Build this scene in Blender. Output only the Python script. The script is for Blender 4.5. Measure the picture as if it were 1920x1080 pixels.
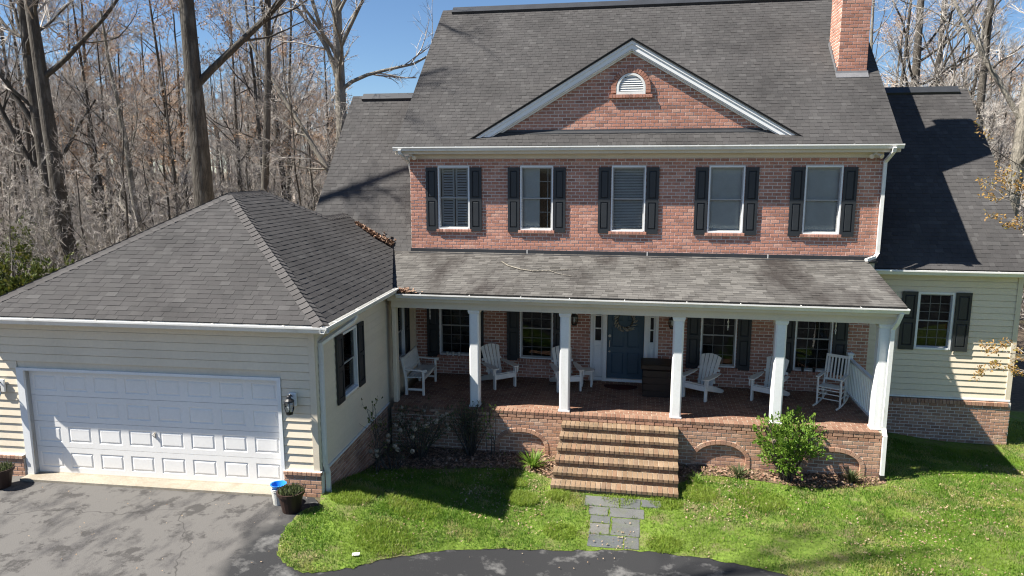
import bpy, bmesh, math, random
import numpy as np
from mathutils import Matrix, Vector, Euler

# ------------------------------------------------------------------ scene, camera, light
for o in list(bpy.data.objects):
    bpy.data.objects.remove(o, do_unlink=True)
SC = bpy.context.scene
COL = SC.collection
random.seed(7)
RNG = np.random.default_rng(11)
PI = math.pi

CAM_POS = Vector((5.79, -17.773, 6.318))
YAW, PITCH, FPX = 0.174, -0.1619, 1330.0
cam_data = bpy.data.cameras.new('camera')
cam_data.sensor_fit = 'HORIZONTAL'
cam_data.sensor_width = 36.0
cam_data.lens = FPX / 1920.0 * 36.0
cam_data.clip_start = 0.1
cam_data.clip_end = 4000
camera = bpy.data.objects.new('camera', cam_data)
camera.location = CAM_POS
camera.rotation_euler = Euler((PI / 2 + PITCH, 0, YAW), 'XYZ')
COL.objects.link(camera)
SC.camera = camera

SUN_TRAVEL = Vector((2.92, 1.0, -3.75)).normalized()
SUN_ELEV = math.asin(-SUN_TRAVEL.z)
SUN_AZ = math.atan2(-SUN_TRAVEL.x, -SUN_TRAVEL.y)
world = bpy.data.worlds.new('World')
SC.world = world
world.use_nodes = True
wn = world.node_tree.nodes
wn.clear()
w_out = wn.new('ShaderNodeOutputWorld')
w_bg = wn.new('ShaderNodeBackground')
w_sky = wn.new('ShaderNodeTexSky')
w_sky.sky_type = 'NISHITA'
w_sky.sun_disc = False
w_sky.sun_elevation = SUN_ELEV
w_sky.sun_rotation = SUN_AZ % (2 * PI)
w_sky.air_density = 0.95
w_sky.dust_density = 0.0
w_sky.ozone_density = 7.0
w_bg.inputs['Strength'].default_value = 0.05
world.node_tree.links.new(w_sky.outputs['Color'], w_bg.inputs['Color'])
world.node_tree.links.new(w_bg.outputs['Background'], w_out.inputs['Surface'])

sun_data = bpy.data.lights.new('sun', 'SUN')
sun_data.energy = 5.0
sun_data.angle = math.radians(0.53)
sun_data.color = (1.0, 0.955, 0.88)
sun = bpy.data.objects.new('sun', sun_data)
sun.rotation_euler = SUN_TRAVEL.to_track_quat('-Z', 'Y').to_euler()
sun.location = (-20, -10, 30)
COL.objects.link(sun)

SC.view_settings.view_transform = 'Standard'
SC.view_settings.look = 'None'
SC.view_settings.exposure = 1.38
SC.view_settings.gamma = 1.0
SC.view_settings.use_curve_mapping = False
SC.render.engine = 'CYCLES'
SC.cycles.filter_width = 1.15
SC.cycles.use_denoising = True
SC.cycles.denoiser = 'OPENIMAGEDENOISE'
SC.cycles.denoising_input_passes = 'RGB_ALBEDO_NORMAL'
SC.cycles.denoising_prefilter = 'ACCURATE'
SC.cycles.max_bounces = 6
SC.cycles.diffuse_bounces = 2
SC.cycles.transparent_max_bounces = 12
SC.cycles.caustics_reflective = False
SC.cycles.caustics_refractive = False

# ------------------------------------------------------------------ materials
def surf(name, cols, rough=0.75, n1=(1.5, 0.12), n2=(30, 0.12), bump=None, spec=0.3, hue=None, stain=None, bstretch=None):
    """Procedural surface: a palette picked per piece, two scales of uneven colour, relief."""
    m = bpy.data.materials.new(name)
    m.use_nodes = True
    N, L = m.node_tree.nodes, m.node_tree.links
    bs = N['Principled BSDF']
    bs.inputs['Roughness'].default_value = rough
    bs.inputs['Specular IOR Level'].default_value = spec
    geo = N.new('ShaderNodeNewGeometry')
    if len(cols) > 1:
        at = N.new('ShaderNodeAttribute'); at.attribute_name = 'rnd'
        oi = N.new('ShaderNodeObjectInfo')
        ad = N.new('ShaderNodeMath'); ad.operation = 'ADD'
        fr = N.new('ShaderNodeMath'); fr.operation = 'FRACT'
        L.new(at.outputs['Fac'], ad.inputs[0]); L.new(oi.outputs['Random'], ad.inputs[1])
        L.new(ad.outputs[0], fr.inputs[0])
        rp = N.new('ShaderNodeValToRGB')
        e = rp.color_ramp.elements
        e[0].position = 0.0; e[0].color = (*cols[0], 1)
        e[1].position = 1.0; e[1].color = (*cols[-1], 1)
        for i, c in enumerate(cols[1:-1], 1):
            q = e.new(i / (len(cols) - 1)); q.color = (*c, 1)
        L.new(fr.outputs[0], rp.inputs[0])
        colour = rp.outputs['Color']
    else:
        rg = N.new('ShaderNodeRGB'); rg.outputs[0].default_value = (*cols[0], 1)
        colour = rg.outputs[0]
    fac = None
    for sc, am in (n1, n2):
        if not am:
            continue
        t = N.new('ShaderNodeTexNoise'); t.inputs['Scale'].default_value = sc; t.inputs['Detail'].default_value = 4
        L.new(geo.outputs['Position'], t.inputs['Vector'])
        mp = N.new('ShaderNodeMapRange')
        mp.inputs['From Min'].default_value = 0.25; mp.inputs['From Max'].default_value = 0.75
        mp.inputs['To Min'].default_value = 1 - am; mp.inputs['To Max'].default_value = 1 + am
        L.new(t.outputs['Fac'], mp.inputs['Value'])
        if fac is None:
            fac = mp.outputs[0]
        else:
            mu = N.new('ShaderNodeMath'); mu.operation = 'MULTIPLY'
            L.new(fac, mu.inputs[0]); L.new(mp.outputs[0], mu.inputs[1]); fac = mu.outputs[0]
    if fac is not None:
        vm = N.new('ShaderNodeVectorMath'); vm.operation = 'SCALE'
        L.new(colour, vm.inputs[0]); L.new(fac, vm.inputs['Scale']); colour = vm.outputs[0]
    if stain:                                   # (colour, scale, low, high, amount, stretch xyz)
        sc_col, sscale, lo, hi, amt, stretch = stain
        mpn = N.new('ShaderNodeMapping'); mpn.inputs['Scale'].default_value = stretch
        L.new(geo.outputs['Position'], mpn.inputs['Vector'])
        t = N.new('ShaderNodeTexNoise'); t.inputs['Scale'].default_value = sscale; t.inputs['Detail'].default_value = 6
        t.inputs['Roughness'].default_value = 0.65
        L.new(mpn.outputs[0], t.inputs['Vector'])
        mp = N.new('ShaderNodeMapRange')
        mp.inputs['From Min'].default_value = lo; mp.inputs['From Max'].default_value = hi
        mp.inputs['To Min'].default_value = 0; mp.inputs['To Max'].default_value = amt
        L.new(t.outputs['Fac'], mp.inputs['Value'])
        mx = N.new('ShaderNodeMix'); mx.data_type = 'RGBA'
        L.new(mp.outputs[0], mx.inputs['Factor']); L.new(colour, mx.inputs['A'])
        mx.inputs['B'].default_value = (*sc_col, 1)
        colour = mx.outputs['Result']
    L.new(colour, bs.inputs['Base Color'])
    if bump:
        t = N.new('ShaderNodeTexNoise'); t.inputs['Scale'].default_value = bump[0]; t.inputs['Detail'].default_value = 5
        if bstretch:
            mpb = N.new('ShaderNodeMapping'); mpb.inputs['Scale'].default_value = bstretch
            L.new(geo.outputs['Position'], mpb.inputs['Vector']); L.new(mpb.outputs[0], t.inputs['Vector'])
        else:
            L.new(geo.outputs['Position'], t.inputs['Vector'])
        b = N.new('ShaderNodeBump'); b.inputs['Strength'].default_value = bump[1]; b.inputs['Distance'].default_value = bump[2]
        L.new(t.outputs['Fac'], b.inputs['Height']); L.new(b.outputs[0], bs.inputs['Normal'])
    return m

MAT = {}
MAT['brick'] = surf('red_brick', [(.35, .165, .112), (.44, .21, .147), (.39, .18, .122), (.48, .25, .182), (.43, .20, .138), (.29, .145, .105), (.45, .215, .15), (.51, .295, .22)],
                    0.85, (.55, .16), (60, .28), (90, .5, .004), stain=((.22, .14, .105), 1.1, .56, .76, .45, (1, 1, .3)))
MAT['base_brick'] = surf('tan_red_brick', [(.31, .165, .105), (.42, .25, .165), (.37, .205, .135), (.46, .285, .195), (.26, .15, .105), (.40, .22, .15), (.47, .315, .225)],
                         0.85, (1.6, .15), (50, .25), (80, .5, .004), stain=((.16, .13, .08), 1.3, .55, .78, .5, (1, 1, .6)))
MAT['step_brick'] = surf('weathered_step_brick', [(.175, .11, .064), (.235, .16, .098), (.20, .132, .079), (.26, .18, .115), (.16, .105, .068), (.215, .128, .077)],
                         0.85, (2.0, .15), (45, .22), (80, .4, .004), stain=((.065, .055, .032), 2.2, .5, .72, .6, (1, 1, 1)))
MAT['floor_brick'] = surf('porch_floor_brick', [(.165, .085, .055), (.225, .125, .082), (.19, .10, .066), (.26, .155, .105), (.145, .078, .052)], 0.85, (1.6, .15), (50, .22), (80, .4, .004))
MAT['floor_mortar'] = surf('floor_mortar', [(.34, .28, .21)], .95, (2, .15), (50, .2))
MAT['mortar'] = surf('pale_mortar', [(.70, .63, .56)], 0.95, (2, .1), (50, .2), (120, .4, .003))
MAT['dark_mortar'] = surf('grey_mortar', [(.66, .58, .48)], 0.95, (2, .12), (50, .2), (120, .4, .003))
MAT['shingle'] = surf('weathered_asphalt_shingle', [(.051, .049, .048), (.060, .057, .056), (.054, .051, .050), (.067, .064, .062), (.052, .050, .049), (.059, .056, .055), (.076, .073, .071)],
                      0.92, (.45, .18), (140, .25), (200, .5, .003), spec=.2, stain=((.020, .019, .019), .42, .50, .72, .6, (1, 1, 1)))
MAT['porch_shingle'] = surf('stained_porch_shingle', [(.068, .064, .058), (.11, .104, .095), (.085, .08, .074), (.135, .128, .117), (.098, .092, .085)],
                            0.92, (.6, .2), (140, .25), (200, .5, .003), spec=.2, stain=((.028, .023, .021), .7, .47, .62, .8, (1.0, .35, .35)))
MAT['roof_deck'] = surf('roof_underlay', [(.03, .029, .028)], 0.95, (2, .1), (40, .2))
MAT['cap'] = surf('hip_cap_shingle', [(.062, .058, .056), (.085, .08, .077), (.073, .068, .066)], 0.92, (.8, .15), (140, .25), (200, .5, .003), spec=.2)
MAT['siding'] = surf('cream_vinyl_siding', [(.74, .64, .49), (.76, .66, .505), (.72, .62, .475)], 0.5, (1.0, .05), (18, .04), (60, .05, .002), spec=.35,
                     stain=((.42, .39, .30), 1.2, .55, .8, .35, (1, 1, .5)))
MAT['white'] = surf('white_paint', [(.80, .80, .78)], 0.5, (2, .03), (30, .04), (40, .06, .002), stain=((.55, .53, .47), 2.5, .58, .8, .35, (1, 1, .4)))
MAT['sash'] = surf('grey_white_sash', [(.34, .34, .33)], 0.5, (2, .05), (30, .04), None)
MAT['muntin'] = surf('dim_window_grid', [(.14, .14, .135)], 0.6, (2, .05), (30, .04), None)
MAT['trim'] = surf('cream_trim', [(.69, .60, .465)], 0.5, (2, .05), (30, .04), None, stain=((.45, .42, .34), 2.0, .56, .8, .4, (1, 1, .4)))
MAT['gutter'] = surf('white_aluminium', [(.74, .73, .69)], 0.4, (2, .05), (30, .05), None, spec=.5, stain=((.40, .37, .31), 3.0, .55, .8, .5, (1, 1, .6)))
MAT['garage_door'] = surf('white_steel_door', [(.82, .80, .76)], 0.45, (1, .03), (20, .03), (80, .04, .001), stain=((.62, .60, .55), 1.5, .6, .85, .3, (1, 1, 1)))
MAT['furniture'] = surf('worn_white_plastic', [(.74, .72, .66)], 0.5, (4, .08), (40, .06), None)
MAT['shutter'] = surf('black_shutter_paint', [(.019, .022, .025)], 0.5, (4, .1), (60, .1), (150, .1, .001), spec=.5)
MAT['door'] = surf('slate_blue_paint', [(.042, .08, .112)], 0.45, (3, .08), (40, .05), None, spec=.4)
MAT['dark'] = surf('dark_interior', [(.012, .012, .013)], 0.9, (2, .1), (20, .1))
MAT['shade'] = surf('window_shade_cloth', [(.80, .83, .82)], 0.8, (3, .1), (60, .08))
MAT['blind'] = surf('white_window_louvre', [(.66, .69, .71)], 0.6, (3, .05), (30, .05))
MAT['iron'] = surf('black_iron', [(.012, .012, .013)], 0.4, (5, .1), (50, .1), None, spec=.6)
MAT['brass'] = surf('pale_door_metal', [(.55, .50, .42)], 0.3, (5, .05), (50, .05), None, spec=.8)
MAT['flashing'] = surf('black_flashing', [(.028, .030, .033)], 0.5, (3, .2), (30, .2), (60, .2, .004), spec=.5)
MAT['lead'] = surf('grey_lead_flashing', [(.16, .16, .165)], 0.5, (3, .2), (30, .15), None, spec=.5)
MAT['box'] = surf('dark_brown_resin', [(.022, .015, .012)], 0.5, (4, .1), (50, .1), (100, .1, .001))
MAT['mat'] = surf('dark_red_doormat', [(.06, .016, .013)], 0.95, (6, .2), (90, .3), (200, .5, .004))
MAT['concrete'] = surf('worn_concrete', [(.30, .265, .21)], 0.9, (2, .2), (30, .2), (70, .4, .006), stain=((.20, .16, .11), 2.5, .5, .7, .7, (1, 1, 1)))
MAT['stone'] = surf('grey_flagstone', [(.092, .096, .094), (.125, .125, .118), (.082, .088, .09), (.14, .135, .12)], 0.85, (3, .15), (40, .2), (40, .4, .008),
                    stain=((.10, .12, .05), 4, .52, .72, .5, (1, 1, 1)))
MAT['terracotta'] = surf('brown_plastic_pot', [(.032, .018, .014)], 0.5, (4, .15), (40, .1))
MAT['potsoil'] = surf('potting_soil', [(.04, .026, .017)], 0.95, (10, .3), (60, .4), (60, .8, .02))
MAT['blue'] = surf('blue_plastic', [(.015, .20, .62)], 0.35, (4, .05), (40, .03), None, spec=.5)
MAT['pail'] = surf('dirty_white_plastic', [(.60, .59, .54)], 0.5, (6, .12), (40, .1), None, stain=((.32, .28, .21), 8, .5, .7, .6, (1, 1, 1)))
MAT['paper'] = surf('white_paper', [(.78, .78, .76)], 0.8, (8, .04), (60, .04))
MAT['wreath'] = surf('dried_wreath_leaf', [(.20, .19, .15), (.32, .31, .26), (.14, .14, .10), (.40, .38, .33)], 0.8, (8, .1), (60, .2))
MAT['bark'] = surf('grey_bark', [(.05, .043, .035), (.08, .069, .056), (.062, .053, .043)], 0.95, (2.2, .3), (30, .35), (26, 1., .06), stain=((.15, .138, .118), 5, .5, .62, .65, (1, 1, .22)), bstretch=(1, 1, .16))
MAT['pale_bark'] = surf('pale_bark', [(.21, .19, .155), (.26, .235, .195)], 0.95, (2.2, .25), (22, .3), (26, 1., .05), stain=((.10, .09, .07), 5, .5, .65, .6, (1, 1, .22)), bstretch=(1, 1, .16))
MAT['twig'] = surf('grey_twig', [(.17, .147, .128), (.53, .49, .44), (.28, .247, .22), (.45, .41, .365)], 0.9, (1, .2), (20, .2))
MAT['bud_twig'] = surf('budding_twig', [(.26, .20, .16), (.54, .41, .31), (.38, .29, .22)], 0.9, (1, .2), (20, .2))
MAT['hazed_far_twig'] = surf('haze_tinted_twig', [(.29, .25, .222), (.57, .505, .45), (.40, .345, .305), (.52, .455, .40)], 0.95, (.3, .25), (6, .2))  # paler than the near twigs: distance haze put into the colour
MAT['leaf_bud'] = surf('red_brown_bud', [(.36, .20, .10), (.42, .25, .12), (.31, .19, .12)], 0.8, (1, .2), (20, .2))
MAT['dead_leaf'] = surf('dry_oak_leaf', [(.27, .185, .11), (.35, .26, .165), (.21, .13, .072), (.40, .32, .225), (.18, .105, .06)], 0.85, (2, .15), (80, .2))
MAT['red_leaf'] = surf('russet_leaf_litter', [(.22, .125, .08), (.30, .19, .125), (.15, .08, .05), (.36, .26, .19)], 0.85, (2, .15), (80, .2))

def leafmat(name, cols, trans=.35):
    m = surf(name, cols, 0.55, (2, .15), (40, .15), None, spec=.35)
    N, L = m.node_tree.nodes, m.node_tree.links
    bs = N['Principled BSDF']
    src = bs.inputs['Base Color'].links[0].from_socket
    tr = N.new('ShaderNodeBsdfTranslucent'); mx = N.new('ShaderNodeMixShader'); mx.inputs[0].default_value = trans
    L.new(src, tr.inputs['Color']); L.new(bs.outputs[0], mx.inputs[1]); L.new(tr.outputs[0], mx.inputs[2])
    L.new(mx.outputs[0], N['Material Output'].inputs['Surface'])
    return m
MAT['grass'] = leafmat('lawn_grass', [(.055, .14, .010), (.10, .20, .016), (.14, .245, .022), (.19, .275, .030), (.26, .30, .055), (.36, .33, .14)], .4)
MAT['shrub_leaf'] = leafmat('fresh_shrub_leaf', [(.09, .19, .020), (.16, .27, .032), (.13, .23, .028), (.22, .31, .05)], .4)
MAT['holly_leaf'] = leafmat('evergreen_leaf', [(.05, .075, .014), (.10, .12, .02), (.035, .055, .014), (.17, .165, .03)], .2)
MAT['brush_leaf'] = leafmat('understory_leaf', [(.06, .085, .03), (.10, .12, .045), (.085, .09, .05)], .3)
MAT['gold_leaf'] = leafmat('young_golden_leaf', [(.38, .22, .06), (.46, .29, .09), (.32, .17, .06), (.36, .31, .07)], .45)
MAT['dry_flower'] = surf('dried_flower_head', [(.30, .24, .17), (.38, .31, .23)], 0.9, (6, .2), (60, .2))

def glassmat():
    m = bpy.data.materials.new('window_glass'); m.use_nodes = True
    N, L = m.node_tree.nodes, m.node_tree.links
    N.clear()
    out = N.new('ShaderNodeOutputMaterial')
    tr = N.new('ShaderNodeBsdfTransparent'); tr.inputs[0].default_value = (.82, .84, .84, 1)
    gl = N.new('ShaderNodeBsdfGlossy'); gl.inputs['Roughness'].default_value = 0.03; gl.inputs[0].default_value = (.9, .9, .9, 1)
    fr = N.new('ShaderNodeFresnel'); fr.inputs['IOR'].default_value = 1.33
    geo = N.new('ShaderNodeNewGeometry')
    t = N.new('ShaderNodeTexNoise'); t.inputs['Scale'].default_value = 1.6
    b = N.new('ShaderNodeBump'); b.inputs['Strength'].default_value = .05; b.inputs['Distance'].default_value = .05
    L.new(geo.outputs['Position'], t.inputs['Vector']); L.new(t.outputs['Fac'], b.inputs['Height'])
    L.new(b.outputs[0], gl.inputs['Normal'])
    mx = N.new('ShaderNodeMixShader')
    L.new(fr.outputs[0], mx.inputs[0]); L.new(tr.outputs[0], mx.inputs[1]); L.new(gl.outputs[0], mx.inputs[2])
    L.new(mx.outputs[0], out.inputs['Surface'])
    return m
MAT['glass'] = glassmat()

def groundmat():
    """forest floor: leaf litter browns"""
    return surf('forest_leaf_floor', [(.10, .074, .052)], .95, (.35, .35), (9, .4), (12, .8, .05), stain=((.07, .075, .03), .25, .5, .68, .8, (1, 1, 1)))
MAT['floor'] = groundmat()
MAT['soil'] = surf('lawn_soil', [(.11, .165, .022)], .95, (.9, .3), (14, .35), (40, .8, .03), stain=((.17, .135, .075), 1.6, .50, .66, .8, (1, 1, 1)))
MAT['mulch'] = surf('leafy_mulch', [(.10, .065, .042)], .95, (2, .3), (25, .5), (40, 1., .03), stain=((.26, .18, .115), 9, .5, .62, .8, (1, 1, 1)))
def asphaltmat(name, dark, light, lo, hi):
    m = surf(name, [dark], .9, (.7, .25), (55, .4), (90, .8, .008), stain=(light, 1.5, lo, hi, .88, (1.0, .5, 1)), spec=.2)
    N, L = m.node_tree.nodes, m.node_tree.links
    bs = N['Principled BSDF']
    src = bs.inputs['Base Color'].links[0].from_socket
    geo = N.new('ShaderNodeNewGeometry')
    nz = N.new('ShaderNodeTexNoise'); nz.inputs['Scale'].default_value = 1.1; nz.inputs['Detail'].default_value = 3
    L.new(geo.outputs['Position'], nz.inputs['Vector'])
    ad = N.new('ShaderNodeVectorMath'); ad.operation = 'MULTIPLY_ADD'; ad.inputs[1].default_value = (1.1, 1.1, 1.1)
    L.new(nz.outputs['Color'], ad.inputs[0]); L.new(geo.outputs['Position'], ad.inputs[2])
    vo = N.new('ShaderNodeTexVoronoi'); vo.feature = 'DISTANCE_TO_EDGE'; vo.inputs['Scale'].default_value = .22
    L.new(ad.outputs[0], vo.inputs['Vector'])
    mp = N.new('ShaderNodeMapRange'); mp.inputs['From Min'].default_value = 0.0; mp.inputs['From Max'].default_value = .0035
    mp.inputs['To Min'].default_value = .6; mp.inputs['To Max'].default_value = 0
    L.new(vo.outputs['Distance'], mp.inputs['Value'])
    mx = N.new('ShaderNodeMix'); mx.data_type = 'RGBA'
    L.new(mp.outputs[0], mx.inputs['Factor']); L.new(src, mx.inputs['A']); mx.inputs['B'].default_value = (.014, .013, .012, 1)
    # small dark scuffs and tar spots
    t2 = N.new('ShaderNodeTexNoise'); t2.inputs['Scale'].default_value = 2.6; t2.inputs['Detail'].default_value = 12; t2.inputs['Roughness'].default_value = .7
    L.new(geo.outputs['Position'], t2.inputs['Vector'])
    m2 = N.new('ShaderNodeMapRange'); m2.inputs['From Min'].default_value = .53; m2.inputs['From Max'].default_value = .59
    m2.inputs['To Min'].default_value = 0; m2.inputs['To Max'].default_value = .8
    L.new(t2.outputs['Fac'], m2.inputs['Value'])
    mx2 = N.new('ShaderNodeMix'); mx2.data_type = 'RGBA'
    L.new(m2.outputs[0], mx2.inputs['Factor']); L.new(mx.outputs['Result'], mx2.inputs['A']); mx2.inputs['B'].default_value = (.045, .042, .04, 1)
    sx = N.new('ShaderNodeSeparateXYZ'); L.new(geo.outputs['Position'], sx.inputs[0])
    nz2 = N.new('ShaderNodeTexNoise'); nz2.inputs['Scale'].default_value = 1.3; nz2.inputs['Detail'].default_value = 6; L.new(geo.outputs['Position'], nz2.inputs['Vector'])
    a1 = N.new('ShaderNodeMath'); a1.operation = 'MULTIPLY_ADD'; a1.inputs[1].default_value = 2.4; L.new(nz2.outputs['Fac'], a1.inputs[0]); L.new(sx.outputs['X'], a1.inputs[2])
    a2 = N.new('ShaderNodeMapRange'); a2.inputs['From Min'].default_value = .75; a2.inputs['From Max'].default_value = 1.5; a2.inputs['To Min'].default_value = 0; a2.inputs['To Max'].default_value = 1
    L.new(a1.outputs[0], a2.inputs['Value'])
    t3 = N.new('ShaderNodeTexNoise'); t3.inputs['Scale'].default_value = 1.9; t3.inputs['Detail'].default_value = 7; t3.inputs['Roughness'].default_value = .65; L.new(geo.outputs['Position'], t3.inputs['Vector'])
    r3 = N.new('ShaderNodeValToRGB'); r3.color_ramp.elements[0].position = .54; r3.color_ramp.elements[0].color = (.030, .030, .031, 1); r3.color_ramp.elements[1].position = .66; r3.color_ramp.elements[1].color = (.13, .127, .122, 1)
    L.new(t3.outputs['Fac'], r3.inputs[0])
    mx3 = N.new('ShaderNodeMix'); mx3.data_type = 'RGBA'; L.new(a2.outputs[0], mx3.inputs['Factor']); L.new(mx2.outputs['Result'], mx3.inputs['A']); L.new(r3.outputs[0], mx3.inputs['B'])
    L.new(mx3.outputs['Result'], bs.inputs['Base Color'])
    return m
MAT['asphalt'] = asphaltmat('worn_driveway_asphalt', (.058, .055, .054), (.125, .118, .110), .38, .50)

# ------------------------------------------------------------------ mesh helpers
def mesh_np(name, V, F, mat, rnd=None, smooth=False):
    """V (n,3); F list of index arrays (each (k,3) or (k,4)); rnd per face."""
    me = bpy.data.meshes.new(name)
    V = np.ascontiguousarray(V, dtype=np.float32)
    F = [np.asarray(f, dtype=np.int32) for f in F if len(f)]
    nl = sum(f.size for f in F); nf = sum(len(f) for f in F)
    me.vertices.add(len(V)); me.vertices.foreach_set('co', V.ravel())
    me.loops.add(nl); me.loops.foreach_set('vertex_index', np.concatenate([f.ravel() for f in F]))
    tot = np.concatenate([np.full(len(f), f.shape[1], np.int32) for f in F])
    st = np.concatenate([[0], np.cumsum(tot)[:-1]]).astype(np.int32)
    me.polygons.add(nf)
    me.polygons.foreach_set('loop_start', st)
    me.polygons.foreach_set('loop_total', tot)
    me.polygons.foreach_set('use_smooth', np.full(nf, smooth, dtype=bool))
    me.update(calc_edges=True)
    me.validate()
    if rnd is not None:
        a = me.attributes.new('rnd', 'FLOAT', 'FACE')
        a.data.foreach_set('value', np.asarray(rnd, np.float32))
    if mat:
        me.materials.append(MAT[mat] if isinstance(mat, str) else mat)
    return me

def link(name, me, parent=None, M=None, loc=None, **props):
    o = bpy.data.objects.new(name, me)
    COL.objects.link(o)
    if parent is not None:
        o.parent = parent
    if M is not None:
        o.matrix_basis = M
    if loc is not None:
        o.location = loc
    for k, v in props.items():
        o[k] = v
    return o

class MB:
    """collects shapes, builds one mesh"""
    def __init__(s):
        s.v = []; s.f = []; s.r = []
    def add(s, vs, fs, r=None):
        n = len(s.v); s.v += [tuple(p) for p in vs]
        r = random.random() if r is None else r
        for f in fs:
            s.f.append([n + i for i in f]); s.r.append(r)
    def bx(s, x0, x1, y0, y1, z0, z1, M=None):
        vs = [(x0, y0, z0), (x1, y0, z0), (x1, y1, z0), (x0, y1, z0), (x0, y0, z1), (x1, y0, z1), (x1, y1, z1), (x0, y1, z1)]
        if M is not None:
            vs = [M @ Vector(p) for p in vs]
        s.add(vs, [(0, 3, 2, 1), (4, 5, 6, 7), (0, 1, 5, 4), (1, 2, 6, 5), (2, 3, 7, 6), (3, 0, 4, 7)])
        return s
    def cbx(s, c, d, M=None):
        """chamfered box, centre c, full size d"""
        x, y, z = [q / 2 for q in d]; b = min(d) * .14
        bm = bmesh.new()
        bmesh.ops.create_cube(bm, size=1)
        bmesh.ops.scale(bm, vec=d, verts=bm.verts)
        bmesh.ops.bevel(bm, geom=list(bm.edges), offset=b, segments=1, affect='EDGES')
        T = Matrix.Translation(c) if M is None else M @ Matrix.Translation(c)
        bm.verts.index_update()
        s.add([T @ q.co for q in bm.verts], [[q.index for q in f.verts] for f in bm.faces])
        bm.free()
        return s
    def prism(s, poly, axis, a, b):
        """extrude a 2-D polygon along an axis: 'x' poly=(y,z), 'y' poly=(x,z), 'z' poly=(x,y)"""
        def P(p, t):
            return {'x': (t, p[0], p[1]), 'y': (p[0], t, p[1]), 'z': (p[0], p[1], t)}[axis]
        n = len(poly)
        vs = [P(p, a) for p in poly] + [P(p, b) for p in poly]
        fs = [list(range(n)), list(range(2 * n - 1, n - 1, -1))] + [(i, i + n, (i + 1) % n + n, (i + 1) % n) for i in range(n)]
        s.add(vs, fs); return s
    def tube(s, pts, r, n=8, cap=True, sx=1.0):
        pts = [Vector(p) for p in pts]
        rs = r if isinstance(r, (list, tuple)) else [r] * len(pts)
        rings = []
        t0 = (pts[1] - pts[0]).normalized()
        ref = Vector((0, 0, 1)) if abs(t0.z) < .9 else Vector((1, 0, 0))
        u = t0.cross(ref).normalized()
        vs = []
        for i, p in enumerate(pts):
            a = pts[max(i - 1, 0)]; c = pts[min(i + 1, len(pts) - 1)]
            t = (c - a).normalized()
            u = (u - t * u.dot(t)).normalized(); w = t.cross(u)
            for k in range(n):
                an = 2 * PI * k / n
                vs.append(p + u * math.cos(an) * rs[i] * sx + w * math.sin(an) * rs[i])
        fs = []
        for i in range(len(pts) - 1):
            for k in range(n):
                fs.append((i * n + k, i * n + (k + 1) % n, (i + 1) * n + (k + 1) % n, (i + 1) * n + k))
        if cap:
            fs += [tuple(range(n))[::-1], tuple(range((len(pts) - 1) * n, len(pts) * n))]
        s.add(vs, fs); return s
    def lathe(s, prof, c=(0, 0, 0), n=16):
        vs = []
        for r, z in prof:
            for k in range(n):
                a = 2 * PI * k / n
                vs.append((c[0] + r * math.cos(a), c[1] + r * math.sin(a), c[2] + z))
        fs = []
        for i in range(len(prof) - 1):
            for k in range(n):
                fs.append((i * n + k, i * n + (k + 1) % n, (i + 1) * n + (k + 1) % n, (i + 1) * n + k))
        fs += [tuple(range(n))[::-1], tuple(range((len(prof) - 1) * n, len(prof) * n))]
        s.add(vs, fs); return s
    def rsweep(s, pts, w, d):
        """rectangular pipe along a path"""
        for a, b in zip(pts[:-1], pts[1:]):
            a = Vector(a); b = Vector(b); t = (b - a).normalized()
            ref = Vector((1, 0, 0)) if abs(t.x) < .7 else Vector((0, 1, 0))
            u = (ref - t * ref.dot(t)).normalized(); v = t.cross(u)
            q = []
            for e in (a - t * .012, b + t * .012):
                for sx, sy in ((-1, -1), (1, -1), (1, 1), (-1, 1)):
                    q.append(e + u * sx * w / 2 + v * sy * d / 2)
            s.add(q, [(0, 3, 2, 1), (4, 5, 6, 7), (0, 1, 5, 4), (1, 2, 6, 5), (2, 3, 7, 6), (3, 0, 4, 7)])
        return s
    def me(s, name, mat, smooth=False):
        me = bpy.data.meshes.new(name)
        me.from_pydata(s.v, [], s.f)
        bm = bmesh.new(); bm.from_mesh(me); bmesh.ops.recalc_face_normals(bm, faces=bm.faces); bm.to_mesh(me); bm.free()
        a = me.attributes.new('rnd', 'FLOAT', 'FACE'); a.data.foreach_set('value', np.array(s.r, np.float32))
        if smooth:
            me.polygons.foreach_set('use_smooth', [True] * len(me.polygons))
        me.materials.append(MAT[mat] if isinstance(mat, str) else mat)
        me.update()
        return me
    def build(s, name, mat, parent=None, M=None, smooth=False, **props):
        return link(name, s.me(name, mat, smooth), parent, M, **props)

def box_me(name, d, mat, chamfer=True):
    return MB().cbx((0, 0, 0), d).me(name, mat) if chamfer else MB().bx(-d[0] / 2, d[0] / 2, -d[1] / 2, d[1] / 2, -d[2] / 2, d[2] / 2).me(name, mat)

def thing(name, label, cat, loc=(0, 0, 0), rz=0.0, group=None, kind=None):
    o = link(name, None, loc=loc)
    o.rotation_euler = (0, 0, rz)
    o['label'] = label; o['category'] = cat
    if group: o['group'] = group
    if kind: o['kind'] = kind
    return o
def tag(o, label, cat, group=None):
    o['label'] = label; o['category'] = cat
    if group: o['group'] = group
    return o
def copy_tree(o, parent=None):
    c = o.copy(); COL.objects.link(c)
    if parent is not None: c.parent = parent
    for ch in list(o.children):
        copy_tree(ch, c)
    return c
def RZ(a): return Matrix.Rotation(a, 4, 'Z')
def TR(*a): return Matrix.Translation(a)
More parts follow.
